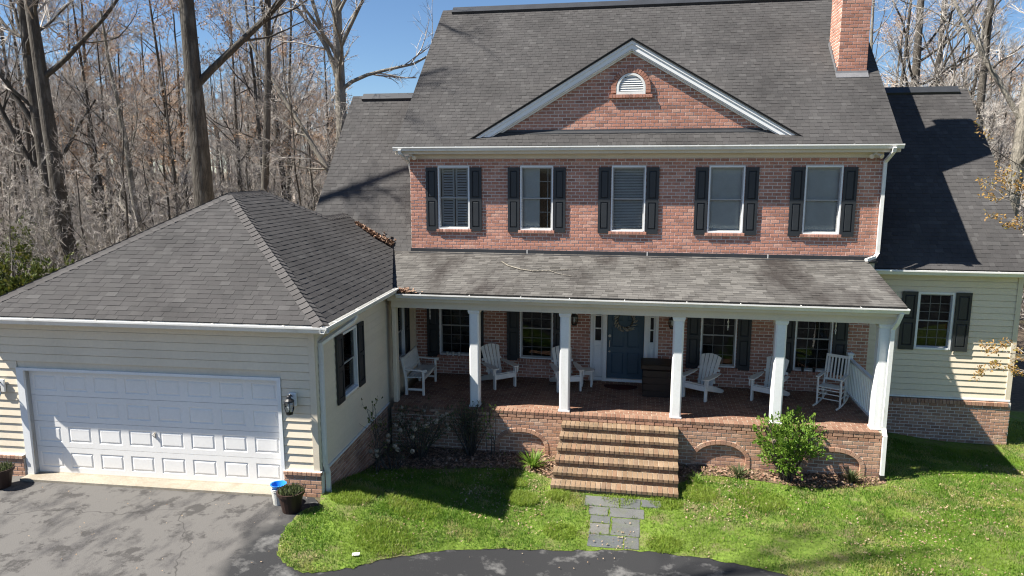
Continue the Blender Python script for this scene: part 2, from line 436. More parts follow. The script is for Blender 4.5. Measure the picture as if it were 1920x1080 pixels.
# ------------------------------------------------------------------ terrain
def sstep(t):
    t = np.clip(t, 0, 1); return t * t * (3 - 2 * t)
def gz(x, y):
    """height of the ground: it falls from the garage forecourt to the porch"""
    x = np.asarray(x, float); y = np.asarray(y, float)
    h = .62 * sstep(1 - np.maximum(0, x - .35) / 4.6) * sstep(1 - np.maximum(0, y + 6.75) / 3.4)
    back = np.clip((np.hypot(x - 5, y - 2) - 16) / 30, 0, 1)
    und = .35 * np.sin(x * .11 + 1.3) * np.cos(y * .09) + .2 * np.sin(x * .31) * np.sin(y * .27 + .5)
    rise = np.clip((np.hypot(x - 5, y - 2) - 55) / 90, 0, 1) ** 1.3 * 5.0
    side = .28 * sstep((x - 10.8) / 3.0) * sstep((y + 2.6) / 2.4)
    return h + back * (und - .4) + rise - side

def sheet(name, xs, ys, mat, dz=0.0, mask=None, **props):
    X, Y = np.meshgrid(xs, ys)
    Z = gz(X, Y) + dz
    V = np.stack([X.ravel(), Y.ravel(), Z.ravel()], 1)
    nx = len(xs)
    i = np.arange(len(ys) - 1)[:, None] * nx + np.arange(nx - 1)[None]
    Q = np.stack([i, i + 1, i + nx + 1, i + nx], -1).reshape(-1, 4)
    if mask is not None:
        c = V[Q].mean(1); Q = Q[mask(c[:, 0], c[:, 1])]
        used = np.unique(Q); re = np.full(len(V), -1); re[used] = np.arange(len(used)); V = V[used]; Q = re[Q]
    return link(name, mesh_np(name, V, [Q], mat, smooth=True), **props)

def inpoly(x, y, P):
    x = np.asarray(x); y = np.asarray(y); r = np.zeros(x.shape, bool)
    n = len(P)
    for i in range(n):
        x0, y0 = P[i]; x1, y1 = P[(i + 1) % n]
        if y0 == y1: continue
        c = ((y0 > y) != (y1 > y)) & (x < (x1 - x0) * (y - y0) / (y1 - y0) + x0)
        r ^= c
    return r
far = np.concatenate([-np.geomspace(1500, 40, 26), np.arange(-38, 38.1, .8), np.geomspace(40, 1500, 26)])
sheet('ground', far + 4, far + 3, 'floor', -.03, kind='structure')

# asphalt outline: forecourt of the garage, sweeping round the lawn to the right
LAWN_EDGE = [(.52, -6.98), (.30, -7.35), (.33, -7.85), (.44, -8.30), (.62, -8.65), (.9, -8.88), (1.3, -8.9), (1.75, -8.55), (2.3, -7.95), (3.22, -7.25), (4.2, -6.82), (5.11, -6.60), (6.0, -6.48), (6.87, -6.50), (7.6, -6.62), (8.33, -6.83), (9.2, -7.2), (10.5, -7.9), (13, -9.3), (18, -12.5), (24, -17)]
DRIVE = [(-14, -6.2), (-6.3, -6.2), (.30, -6.75)] + LAWN_EDGE + [(24, -30), (-14, -30)]
LAWN = [(.35, -6.6)] + LAWN_EDGE + [(30, -12), (24, 4), (11, 3), (11, -.0), (.35, -.0)]
def fine_sheet(name, poly, mat, dz, step=.12, bounds=None, **props):
    """sheet cut exactly along an outline"""
    bm = bmesh.new()
    vs = [bm.verts.new((p[0], p[1], 0)) for p in poly]
    bm.faces.new(vs)
    x0, x1, y0, y1 = bounds
    for k in np.arange(x0, x1, step):
        bmesh.ops.bisect_plane(bm, geom=bm.verts[:] + bm.edges[:] + bm.faces[:], plane_co=(k, 0, 0), plane_no=(1, 0, 0))
    for k in np.arange(y0, y1, step):
        bmesh.ops.bisect_plane(bm, geom=bm.verts[:] + bm.edges[:] + bm.faces[:], plane_co=(0, k, 0), plane_no=(0, 1, 0))
    co = np.array([v.co[:] for v in bm.verts])
    z = gz(co[:, 0], co[:, 1]) + dz
    for v, q in zip(bm.verts, z): v.co.z = q
    bmesh.ops.recalc_face_normals(bm, faces=bm.faces)
    me = bpy.data.meshes.new(name); bm.to_mesh(me); bm.free()
    me.polygons.foreach_set('use_smooth', [True] * len(me.polygons))
    me.materials.append(MAT[mat])
    return link(name, me, **props)
def smooth_line(P, n=4):
    out = []
    for i in range(len(P) - 1):
        p0 = P[max(i - 1, 0)]; p1 = P[i]; p2 = P[i + 1]; p3 = P[min(i + 2, len(P) - 1)]
        for k in range(n):
            t = k / n
            out.append(tuple(.5 * (2 * p1[j] + (p2[j] - p0[j]) * t + (2 * p0[j] - 5 * p1[j] + 4 * p2[j] - p3[j]) * t * t + (3 * p1[j] - p0[j] - 3 * p2[j] + p3[j]) * t ** 3) for j in (0, 1)))
    return out + [P[-1]]
EDGE = smooth_line(LAWN_EDGE, 7)
EDGE = [(x + random.uniform(-.03, .03), y + random.uniform(-.03, .03)) for x, y in EDGE]
DRIVE = [(-14, -6.2), (-6.3, -6.2), (.30, -6.75)] + EDGE + [(24, -30), (-14, -30)]
LAWN = [(.35, -6.6)] + EDGE + [(30, -12), (24, 4), (11, 3), (11, -.0), (.35, -.0)]
fine_sheet('driveway', DRIVE, 'asphalt', .004, .45, (-14, 24, -30, -6), kind='structure')
fine_sheet('lawn', LAWN, 'soil', .010, .45, (0, 26, -13, 4), kind='structure')
BED = [(.4, -2.6), (.4, -4.3), (1.2, -4.1), (2.4, -3.7), (3.3, -3.55), (3.9, -3.7), (4.3, -3.9), (4.3, -2.6)]
BED2 = [(6.78, -2.6), (6.78, -3.6), (7.3, -3.2), (8.0, -3.18), (8.7, -3.32), (9.4, -3.42), (10.3, -3.25), (10.95, -2.95), (11.05, -2.6)]
fine_sheet('mulch_bed', smooth_line(BED, 3), 'mulch', .016, .3, (.4, 4.4, -4.7, -2.5), kind='structure')
fine_sheet('mulch_bed', smooth_line(BED2, 3), 'mulch', .016, .3, (6.7, 11.1, -4.1, -2.5), kind='structure')

# ------------------------------------------------------------------ bricks and shingles
def unit_brick():
    i, k = .02, .055
    fr = [(-.5 + i, 0, -.5 + k), (.5 - i, 0, -.5 + k), (.5 - i, 0, .5 - k), (-.5 + i, 0, .5 - k)]
    mid = [(-.5, .06, -.5), (.5, .06, -.5), (.5, .06, .5), (-.5, .06, .5)]
    bk = [(-.5, 1, -.5), (.5, 1, -.5), (.5, 1, .5), (-.5, 1, .5)]
    V = np.array(fr + mid + bk, float)
    F = [(0, 1, 2, 3)] + [(j + 4, (j + 1) % 4 + 4, (j + 1) % 4, j) for j in range(4)] + [(j + 8, (j + 1) % 4 + 8, (j + 1) % 4 + 4, j + 4) for j in range(4)]
    return V, np.array(F)
UBV, UBF = unit_brick()
_ub = {}
def brick_mesh(mat):
    if mat not in _ub:
        _ub[mat] = mesh_np('brick', UBV, [UBF], mat)
    return _ub[mat]

def courses(x0, x1, z0, z1, holes=(), L=.203, c=.081, joint=.016, allow=None, phase=0.0):
    """running bond; returns (u0,u1,v0,v1,full)"""
    out = []
    n = int(round((z1 - z0) / c))
    for j in range(n):
        b = z0 + j * c + joint / 2; t = z0 + (j + 1) * c - joint / 2
        spans = [(x0, x1)] if allow is None else allow(b, t)
        for hx0, hx1, hz0, hz1 in holes:
            if hz1 > b + .01 and hz0 < t - .01:
                ns = []
                for s0, s1 in spans:
                    if hx1 <= s0 or hx0 >= s1: ns.append((s0, s1)); continue
                    if hx0 > s0: ns.append((s0, hx0))
                    if hx1 < s1: ns.append((hx1, s1))
                spans = ns
        off = (j % 2) * L / 2 + phase
        for s0, s1 in spans:
            k = math.floor((s0 - x0 - off) / L)
            while True:
                a = x0 + off + k * L; e = a + L
                if a >= s1: break
                u0 = max(a + joint / 2, s0 + .002); u1 = min(e - joint / 2, s1 - .002)
                if u1 - u0 > .02:
                    out.append((u0, u1, b, t, (u1 - u0) > L - joint - .002))
                k += 1
    return out

def put_bricks(parent, rects, mat, y=-.008, depth=.05, most=300, jit=.0025, tilt=0.0):
    """the bricks nearest the camera become objects of their own, the rest one mesh"""
    if not rects: return
    Mw = parent.matrix_world if parent.parent is None else parent.parent.matrix_basis @ parent.matrix_basis
    cl = Mw.inverted() @ CAM_POS
    R = [(r, math.dist(((r[0] + r[1]) / 2, y, (r[2] + r[3]) / 2), cl)) for r in rects]
    R.sort(key=lambda q: (not q[0][4], q[1]))
    for (u0, u1, v0, v1, _), d in R[:most]:
        o = link('brick', brick_mesh(mat), parent)
        o.location = ((u0 + u1) / 2, y + random.uniform(-jit, jit), (v0 + v1) / 2)
        o.scale = (u1 - u0, depth, v1 - v0)
    rest = np.array([q[0][:4] for q in R[most:]])
    if len(rest):
        n = len(rest)
        c = np.stack([(rest[:, 0] + rest[:, 1]) / 2, np.full(n, y) + RNG.uniform(-jit, jit, n), (rest[:, 2] + rest[:, 3]) / 2], 1)
        s = np.stack([rest[:, 1] - rest[:, 0], np.full(n, depth), rest[:, 3] - rest[:, 2]], 1)
        V = (UBV[None] * s[:, None] + c[:, None]).reshape(-1, 3)
        F = (UBF[None] + (np.arange(n) * len(UBV))[:, None, None]).reshape(-1, 4)
        link('brickwork', mesh_np('brickwork', V, [F], mat, rnd=np.repeat(RNG.random(n), len(UBF))), parent, kind='stuff')

def holed_plate(mb, x0, x1, z0, z1, holes, y0, y1):
    xs = sorted({x0, x1, *[min(max(v, x0), x1) for h in holes for v in h[:2]]})
    zs = sorted({z0, z1, *[min(max(v, z0), z1) for h in holes for v in h[2:]]})
    for a, b in zip(xs[:-1], xs[1:]):
        run = None
        for c, d in zip(zs[:-1], zs[1:]):
            m = ((a + b) / 2, (c + d) / 2)
            if any(h[0] < m[0] < h[1] and h[2] < m[1] < h[3] for h in holes):
                if run: mb.bx(a, b, y0, y1, *run); run = None
            else:
                run = (run[0], d) if run else (c, d)
        if run: mb.bx(a, b, y0, y1, *run)

def clip(poly, conv):
    """Sutherland-Hodgman, conv counter-clockwise"""
    out = poly
    for i in range(len(conv)):
        ax, ay = conv[i]; bx, by = conv[(i + 1) % len(conv)]
        inp, out = out, []
        if not inp: break
        def side(p): return (bx - ax) * (p[1] - ay) - (by - ay) * (p[0] - ax)
        for j in range(len(inp)):
            p, q = inp[j], inp[(j + 1) % len(inp)]
            sp, sq = side(p), side(q)
            if sp >= -1e-9: out.append(p)
            if (sp > 1e-9 and sq < -1e-9) or (sp < -1e-9 and sq > 1e-9):
                t = sp / (sp - sq); out.append((p[0] + (q[0] - p[0]) * t, p[1] + (q[1] - p[1]) * t))
    return out

_us = {}
def shingle_mesh(mat):
    if mat not in _us:
        V = [(-.5, 0, -.3), (.5, 0, -.3), (.5, 1, -.3), (-.5, 1, -.3), (-.5, 0, 1), (.5, 0, 1), (.5, 1, .1), (-.5, 1, .1)]
        F = [(4, 5, 6, 7), (0, 1, 5, 4), (1, 2, 6, 5), (2, 3, 7, 6), (3, 0, 4, 7)]
        _us[mat] = mesh_np('shingle', np.array(V, float), [np.array(F)], mat)
    return _us[mat]

def put_shingles(parent, Mw, polys, expo=.128, mat='shingle', most=300, tab=(.10, .21)):
    """laminated tabs laid course by course on the plane of the part (x along eave, y up the slope, z out)"""
    cl = Mw.inverted() @ CAM_POS
    u0 = min(p[0] for P in polys for p in P); u1 = max(p[0] for P in polys for p in P)
    v1 = max(p[1] for P in polys for p in P)
    full = []; rest = []
    j = 0
    v = -.015
    while v < v1:
        u = u0 - random.random() * .3
        thick = False
        e = expo * random.uniform(.985, 1.015)
        while u < u1:
            w = random.uniform(*tab); thick = not thick
            t = random.uniform(.008, .011) if thick else random.uniform(.005, .007)
            ln = expo + .035
            vj = v + random.uniform(-.003, .003)
            q = [(u + .0015, vj), (u + w - .0015, vj), (u + w - .0015, vj + ln), (u + .0015, vj + ln)]
            if all(clip(q, P) and len(clip(q, P)) == 4 and all(abs(a[0] - b[0]) + abs(a[1] - b[1]) < 1e-6 for a, b in zip(q, clip(q, P))) for P in polys[:1]):
                full.append((u + w / 2, vj, w - .003, ln, t, math.dist((u + w / 2, v, 0), cl)))
            else:
                for P in polys:
                    c = clip(q, P)
                    if len(c) >= 3: rest.append((c, vj, ln, t))
            u += w
        v += e; j += 1
    full.sort(key=lambda q: q[5])
    for uc, v0, w, ln, t, d in full[:most]:
        o = link('shingle', shingle_mesh(mat), parent)
        o.location = (uc, v0, .004); o.scale = (w, ln, t)
    mb_v = []; mb_f4 = []; mb_f3 = []; V = []; Fs = []; r = []
    for uc, v0, w, ln, t, d in full[most:]:
        rest.append(([(uc - w / 2, v0), (uc + w / 2, v0), (uc + w / 2, v0 + ln), (uc - w / 2, v0 + ln)], v0, ln, t))
    mb = MB()
    for c, v0, ln, t in rest:
        n = len(c)
        top = [(p[0], p[1], .004 + t * (1 - .9 * (p[1] - v0) / ln)) for p in c]
        bot = [(p[0], p[1], -.002) for p in c]
        mb.add(top + bot, [list(range(n))] + [(i + n, (i + 1) % n + n, (i + 1) % n, i) for i in range(n)])
    if mb.v:
        me = bpy.data.meshes.new('shingle_field')
        me.from_pydata(mb.v, [], mb.f)
        a = me.attributes.new('rnd', 'FLOAT', 'FACE'); a.data.foreach_set('value', np.array(mb.r, np.float32))
        me.materials.append(MAT[mat])
        link('shingle_field', me, parent, kind='stuff')

def plane_M(O, U, V):
    U = Vector(U).normalized(); V = Vector(V).normalized(); W = U.cross(V)
    M = Matrix((U, V, W)).transposed().to_4x4(); M.translation = Vector(O)
    return M

def roof_plane(name, parent, O, U, V, polys, thick=.10, **kw):
    M = plane_M(O, U, V)
    mb = MB()
    for P in polys:
        n = len(P)
        mb.add([(p[0], p[1], 0) for p in P] + [(p[0], p[1], -thick) for p in P],
               [list(range(n)), list(range(2 * n - 1, n - 1, -1))] + [(i + n, (i + 1) % n + n, (i + 1) % n, i) for i in range(n)])
    o = mb.build(name, 'roof_deck', parent, M)
    if kw.pop('shingles', True):
        put_shingles(o, M, polys, **kw)
    return o

def cap_run(parent, a, b, left, right, half=.15, expo=.15, mat='cap', name='hip_cap'):
    """overlapping folded caps along a hip or ridge from a (low) to b (high); left/right: slope normals"""
    a = Vector(a); b = Vector(b); t = (b - a); Lh = t.length; t.normalize()
    nl = Vector(left).normalized(); nr = Vector(right).normalized()
    up = (nl + nr).normalized()
    dl = t.cross(nl).normalized(); dr = t.cross(nr).normalized()
    if dl.dot(dr) > 0: pass
    side = t.cross(up).normalized()
    if dl.dot(up) > 0: dl = -dl
    if dr.dot(up) > 0: dr = -dr
    V = []
    for yy, h in ((0, .024), (expo + .05, .006)):
        base = t * yy
        for dd, k in ((dl, half), (dl, half * .35), (None, 0), (dr, half * .35), (dr, half)):
            p = base + up * (h + (.0 if dd is not None else .012))
            if dd is not None: p = p + dd * k
            V.append(p)
        for dd, k in ((dl, half), (dr, half)):
            V.append(base + dd * k - up * .01)
    F = [(0, 1, 8, 7), (1, 2, 9, 8), (2, 3, 10, 9), (3, 4, 11, 10), (5, 0, 7, 12), (4, 6, 13, 11), (5, 6, 4, 3, 2, 1, 0)]
    me = bpy.data.meshes.new(name); me.from_pydata([tuple(p) for p in V], [], F)
    bm = bmesh.new(); bm.from_mesh(me); bmesh.ops.recalc_face_normals(bm, faces=bm.faces); bm.to_mesh(me); bm.free()
    me.materials.append(MAT[mat])
    n = int(Lh / expo)
    for i in range(n):
        link(name, me, parent, loc=a + t * (i * expo) + side * random.uniform(-.006, .006))

# ------------------------------------------------------------------ the house
house = thing('house', 'two-storey red brick house with shingled roofs, front porch and attached cream garage', 'house', (0, 0, 0))
WALL_R = 11.32
PF = 1.02                                   # porch floor level
UP_X = [.742, 2.878, 5.148, 7.4625, 9.648]  # upper windows
UW, UZ0, UZ1 = .83, 4.87, 6.466
LOW_X = [.72, 2.878, 7.43, 9.648]
LW_, LZ0, LZ1 = .86, 1.53, 3.12
DOOR = (4.70, 6.40, PF, 3.16)
holes = [(x, x + UW, UZ0 - .07, UZ1) for x in UP_X] + [(x, x + LW_, LZ0 - .07, LZ1) for x in LOW_X] + [DOOR]
mb = MB(); holed_plate(mb, 0, WALL_R, PF - .02, 6.80, holes, 0, .25)
front_wall = mb.build('front_wall', 'mortar', house)
rows = courses(0, WALL_R, 4.30, 6.73, holes) + courses(0, WALL_R, PF, 3.53, holes)
put_bricks(front_wall, rows, 'brick')
# the other walls of the main block and its gable ends
mb = MB()
mb.bx(0, .2, .25, 9.0, 0, 6.8); mb.bx(WALL_R - .2, WALL_R, .25, 9.0, 0, 6.8); mb.bx(0, WALL_R, 9.0, 9.2, 0, 6.8)
for x in (0, WALL_R - .2):
    mb.prism([(0, 6.8), (9.2, 6.8), (4.6, 10.95)], 'x', x, x + .2)
mb.bx(.2, WALL_R - .2, .45, .5, 1.0, 6.8)
mb.build('outer_wall', 'base_brick', house)

def window(name, M, w, h, grid=None, inside='shade', sash=True, depth=.07, sill_brick=True, casing=.034, sill_out=.062):
    """double-hung window; local x along wall, y into wall, z up from sill"""
    mb = MB()
    y0, y1 = -.025, .10
    mb.bx(0, casing, y0, y1, 0, h); mb.bx(w - casing, w, y0, y1, 0, h)
    mb.bx(casing, w - casing, y0, y1, h - casing, h); mb.bx(casing, w - casing, y0 - .02, y1, 0, casing * .9)
    win = mb.build(name, 'white', house, M)
    a, b, c, d = casing, w - casing, casing * .9, h - casing
    mid = c + (d - c) * .5
    for z0, z1, yy in ((c, mid + .012, .045), (mid - .012, d, .022)):
        s = MB()
        e = .028
        s.bx(a, a + e, yy, yy + .03, z0, z1); s.bx(b - e, b, yy, yy + .03, z0, z1)
        s.bx(a + e, b - e, yy, yy + .03, z0, z0 + e); s.bx(a + e, b - e, yy, yy + .03, z1 - e, z1)
        s.build('sash', 'sash', win)
        MB().bx(a + e, b - e, yy + .012, yy + .016, z0 + e, z1 - e).build('pane', 'glass', win)
        if grid:
            g = MB(); nx, nz = grid
            for i in range(1, nx):
                x = a + e + (b - a - 2 * e) * i / nx; g.bx(x - .008, x + .008, yy + .003, yy + .011, z0 + e, z1 - e)
            for i in range(1, nz):
                z = z0 + e + (z1 - z0 - 2 * e) * i / nz; g.bx(a + e, b - e, yy + .0035, yy + .0105, z - .008, z + .008)
            g.build('muntin_grid', 'muntin', win)
    MB().bx(-.02, w + .02, .30, .31, -.05, h + .02).build('room_darkness', 'dark', win)
    if inside == 'louvre':
        for k in range(2):
            x0 = a + .03 + k * (b - a - .03) / 2; x1 = x0 + (b - a - .03) / 2 - .03
            f = MB(); f.bx(x0, x0 + .045, .12, .15, c, d); f.bx(x1 - .045, x1, .12, .15, c, d); f.bx(x0 + .045, x1 - .045, .12, .15, mid - .05, mid + .05)
            f.build('louvre_frame', 'blind', win)
            lv = MB()
            n = 22
            for i in range(n):
                z = c + .03 + (d - c - .06) * i / n
                if abs(z - mid) < .06: continue
                lv.add([(x0 + .045, .118, z), (x1 - .045, .118, z), (x1 - .045, .152, z + .045), (x0 + .045, .152, z + .045)], [(0, 1, 2, 3)])
            lv.build('louvre', 'blind', win)
    elif inside == 'shade':
        MB().bx(a, b, .125, .13, c, d).build('window_shade', 'shade', win)
    elif inside == 'half':
        MB().bx(a, a + (b - a) * .58, .125, .13, c, d).build('window_shade', 'shade', win)
        g = MB(); x = b - .12
        g.bx(x, x + .014, .10, .11, c, d)
        for q in (.27, .5, .77): g.bx(a + (b - a) * .58, b, .10, .11, c + (d - c) * q, c + (d - c) * q + .014)
        g.build('inner_grid', 'blind', win)
    elif inside == 'blind':
        lv = MB(); n = 40
        for i in range(n):
            z = c + (d - c) * i / n
            lv.add([(a, .115, z), (b, .115, z), (b, .135, z + .028), (a, .135, z + .028)], [(0, 1, 2, 3)])
        lv.build('blind_slat', 'shade', win)
    if sill_brick:
        n = int(round((w + .10) / .082)); p = (w + .10) / n
        rects = [(-.05 + i * p + .005, -.05 + (i + 1) * p - .005, -.072, -.004, True) for i in range(n)]
        sl = MB().bx(-.05, w + .05, .017 - sill_out, .12, -.076, -.009).build('sill', 'mortar', win)
        for u0, u1, v0, v1, _ in rects:
            o = link('brick', brick_mesh('brick'), win, loc=((u0 + u1) / 2, -sill_out, (v0 + v1) / 2)); o.scale = (u1 - u0, .10, v1 - v0)
    return win

_sh = {}
def shutter(M, w, h):
    key = (round(w, 3), round(h, 3))
    if key not in _sh:
        fr = MB(); e = .055; m = h * .50
        fr.bx(0, e, -.035, -.002, 0, h); fr.bx(w - e, w, -.035, -.002, 0, h)
        fr.bx(e, w - e, -.035, -.002, 0, .11); fr.bx(e, w - e, -.035, -.002, h - .08, h); fr.bx(e, w - e, -.035, -.002, m - .04, m + .05)
        fr.bx(e, w - e, -.012, -.002, .1, h - .07)
        def pan(z0, z1):
            x0, x1 = e + .012, w - e - .012; q = .022
            vs = [(x0, -.014, z0), (x1, -.014, z0), (x1, -.014, z1), (x0, -.014, z1), (x0 + q, -.029, z0 + q), (x1 - q, -.029, z0 + q), (x1 - q, -.029, z1 - q), (x0 + q, -.029, z1 - q)]
            p = MB(); p.add(vs, [(4, 5, 6, 7), (0, 1, 5, 4), (1, 2, 6, 5), (2, 3, 7, 6), (3, 0, 4, 7)])
            return p.me('panel', 'shutter')
        _sh[key] = (fr.me('shutter', 'shutter'), pan(.122, m - .052), pan(m + .062, h - .092))
    a, b, c = _sh[key]
    o = link('shutter', a, house, M)
    link('panel', b, o); link('panel', c, o)
    return o

kinds = ['louvre', 'half', 'blind', 'shade', 'shade']
for x, k in zip(UP_X, kinds):
    window('upper_window', TR(x, 0, UZ0), UW, UZ1 - UZ0, None, k)
    for sx in (x - .315, x + UW + .015):
        shutter(TR(sx, -.012, UZ0 - .05), .30, UZ1 - UZ0 + .02)
for x in LOW_X:
    window('porch_window', TR(x, 0, LZ0), LW_, LZ1 - LZ0, (3, 3), None, sill_out=.125)
    for sx in (x - .335, x + LW_ + .015):
        shutter(TR(sx, -.012, LZ0 - .06), .32, LZ1 - LZ0 + .02)

# front door with sidelights
x0, x1 = DOOR[0], DOOR[1]
fr = MB()
for a, b in ((x0, x0 + .07), (5.02, 5.12), (6.05, 6.15), (x1 - .07, x1)): fr.bx(a, b, -.03, .14, PF, 3.10)
fr.bx(x0, x1, -.031, .139, 3.06, 3.16); fr.bx(5.12, 6.05, -.02, .16, PF + .0, PF + .07)
frame = fr.build('door_surround', 'white', house)
for a, b in ((x0 + .07, 5.02), (6.15, x1 - .07)):
    MB().bx(a, b, .03, .08, PF + .10, 2.02).bx(a + .05, b - .05, .015, .03, PF + .2, PF + .55).bx(a + .05, b - .05, .015, .03, PF + .62, 1.94).bx(a, b, .031, .081, PF + .01, PF + .09).build('sidelight_panel', 'white', frame)
    g = MB(); g.bx(a, a + .05, .03, .07, 2.02, 3.06); g.bx(b - .05, b, .03, .07, 2.02, 3.06); g.bx(a + .05, b - .05, .03, .07, 2.02, 2.07); g.bx(a + .05, b - .05, .03, .07, 2.37, 2.40); g.bx(a + .05, b - .05, .03, .07, 2.71, 2.74)
    g.build('sidelight_frame', 'white', frame)
    for z in (2.07, 2.40, 2.74): MB().bx(a + .05, b - .05, .05, .054, z, z + .31).build('pane', 'glass', frame)
    MB().bx(a, b, .2, .21, 2.0, 3.08).build('hall_darkness', 'dark', frame)
d = MB().bx(5.125, 6.045, .05, .10, PF + .075, 3.055).build('front_door', 'door', house)
for z0, z1 in ((1.22, 1.78), (1.92, 2.48), (2.60, 2.96)):
    for a in (5.24, 5.63):
        q = .03; xx0, xx1 = a, a + .30
        p = MB(); p.add([(xx0, .049, z0), (xx1, .049, z0), (xx1, .049, z1), (xx0, .049, z1), (xx0 + q, .032, z0 + q), (xx1 - q, .032, z0 + q), (xx1 - q, .032, z1 - q), (xx0 + q, .032, z1 - q)], [(4, 5, 6, 7), (0, 1, 5, 4), (1, 2, 6, 5), (2, 3, 7, 6), (3, 0, 4, 7)])
        p.build('panel', 'door', d)
hd = MB(); hd.lathe([(.035, -.012), (.035, .012)], (0, 0, 0), 12)
hd.build('lock_plate', 'brass', d, TR(5.19, .045, 2.20) @ Matrix.Rotation(PI / 2, 4, 'X'))
MB().tube([(5.19, .05, 2.08), (5.19, -.01, 2.06), (5.19, -.01, 1.94), (5.19, .05, 1.91)], .012).build('handle', 'brass', d)
MB().lathe([(.02, -.02), (.035, 0), (.02, .02)], (5.19, .02, 1.80), 10).build('knob', 'brass', d)

# flashing at the foot of the upper wall
MB().prism([(-.03, 4.265), (-.03, 4.36), (.0, 4.37), (.0, 4.2), (-.16, 4.25), (-.16, 4.262)], 'x', -.02, WALL_R + .02).build('flashing', 'flashing', house)
for x in (3.05, 6.05, 8.9): MB().bx(x, x + .02, -.034, -.03, 4.25, 4.37).build('flashing_seam', 'gutter', house)

# ---------------- main roof
S1 = .883; c1 = 1 / math.hypot(1, S1)
EY, EZ = -.275, 6.955
RL = (4.6 - EY) / c1
main_roof = roof_plane('main_roof', house, (-.31, EY, EZ), (1, 0, 0), (0, 1, S1), [[(0, 0), (11.92, 0), (11.92, RL), (0, RL)]], .14)
RZ_TOP = EZ + S1 * (4.6 - EY)
MB().prism([(4.62, RZ_TOP - .14), (9.6, EZ - .2), (9.6, EZ - .05), (4.62, RZ_TOP + .0)], 'x', -.31, 11.61).build('rear_roof', 'roof_deck', house)
MB().prism([(4.40, RZ_TOP - .165), (4.60, RZ_TOP + .035), (4.80, RZ_TOP - .165), (4.84, RZ_TOP - .10), (4.60, RZ_TOP + .085), (4.36, RZ_TOP - .10)], 'x', .02, 11.3).build('ridge_vent', 'flashing', house)
fb = MB(); fb.bx(-.29, 11.59, EY + .01, EY + .03, EZ - .19, EZ - .03); fb.bx(-.29, 11.59, EY + .03, -.001, EZ - .19, EZ - .165); fb.bx(0, WALL_R, -.03, -.0, 6.66, EZ - .19)
fb.build('eave_board', 'trim', house)
for x0_, x1_ in ((-.30, -.27), (11.57, 11.60)):
    MB().prism([(EY + .03, EZ - .17), (4.6, RZ_TOP - .30), (4.6, RZ_TOP - .12), (EY + .03, EZ - .01)], 'x', x0_, x1_).build('rake_board', 'white', house)

def gutter(M, length, ends=(True, True), name='gutter'):
    """K-style gutter along local x, back at y=0, front towards -y, top at z=0"""
    prof = [(0, 0), (0, -.10), (-.075, -.105), (-.10, -.05), (-.12, -.03), (-.12, .0), (-.107, .0), (-.107, -.025), (-.09, -.045), (-.068, -.092), (-.01, -.088), (-.01, 0)]
    g = MB().prism(prof, 'x', 0, length)
    for e, x in zip(ends, (0, length - .003)):
        if e: g.prism([(-.01, -.002), (-.01, -.1), (-.075, -.103), (-.118, -.03), (-.118, -.002)], 'x', x + .001, x + .002)
    o = g.build(name, 'gutter', house, M)
    x = .5
    cl = MB().bx(-.008, .008, -.118, -.002, .0005, .004).me('gutter_clip', 'gutter')
    while x < length:
        link('gutter_clip', cl, o, loc=(x + random.uniform(-.1, .1), 0, .001)); x += 1.15
    return o
gutter(TR(-.32, EY + .009, EZ - .01), 11.95)

# ---------------- brick pediment over the eave
GX, GAP, GS, GYF = 5.56, 9.43, .585, -.15
PY = .12
gw_bot = 7.295
half_at = lambda z: (GAP - .13 - z) / GS
mb = MB(); mb.prism([(GX - half_at(gw_bot), gw_bot - .04), (GX + half_at(gw_bot), gw_bot - .04), (GX, GAP - .13)], 'y', 0, .15)
pediment = mb.build('pediment_wall', 'mortar', house, TR(0, PY, 0))
allow = lambda b, t: [(GX - half_at(t), GX + half_at(t))] if half_at(t) > .08 else []
put_bricks(pediment, courses(GX - half_at(gw_bot), GX + half_at(gw_bot), gw_bot + .03, GAP - .2, (), allow=allow, phase=.05), 'brick', most=200)
MB().prism([(-.085, gw_bot - .045), (-.012, gw_bot + .0), (-.012, gw_bot + .06), (-.02, gw_bot + .06), (-.026, gw_bot + .022), (-.085, gw_bot - .030)], 'x', GX - half_at(gw_bot) - .1, GX + half_at(gw_bot) + .1).build('pediment_flashing', 'flashing', house, TR(0, PY, 0))
PM = TR(0, PY, 0)
for sgn in (-1, 1):
    ex = 4.02
    def rl(dz0, dz1, y0, y1, e0=ex):
        m = MB()
        P = [(GX, GAP + dz0), (GX + sgn * e0, GAP + dz0 - GS * e0), (GX + sgn * e0, GAP + dz1 - GS * e0), (GX, GAP + dz1)]
        return m.prism(P, 'y', y0, y1)
    rl(-.225, -.03, GYF, GYF + .025).build('rake_board', 'white', house, PM)
    rl(-.11, -.03, GYF - .022, GYF - .001).build('rake_moulding', 'white', house, PM)
    rl(-.255, -.23, GYF + .02, -.012, 3.75).build('rake_soffit', 'white', house, PM)
    rl(-.30, -.256, -.05, -.010, 3.6).build('rake_frieze', 'white', house, PM)
    r = rl(-.029, .015, GYF - .05, 2.6); r.build('pediment_roof', 'roof_deck', house, PM)
    sh = rl(.016, .03, GYF - .062, 2.6); sh.build('pediment_shingle', 'shingle', house, PM)
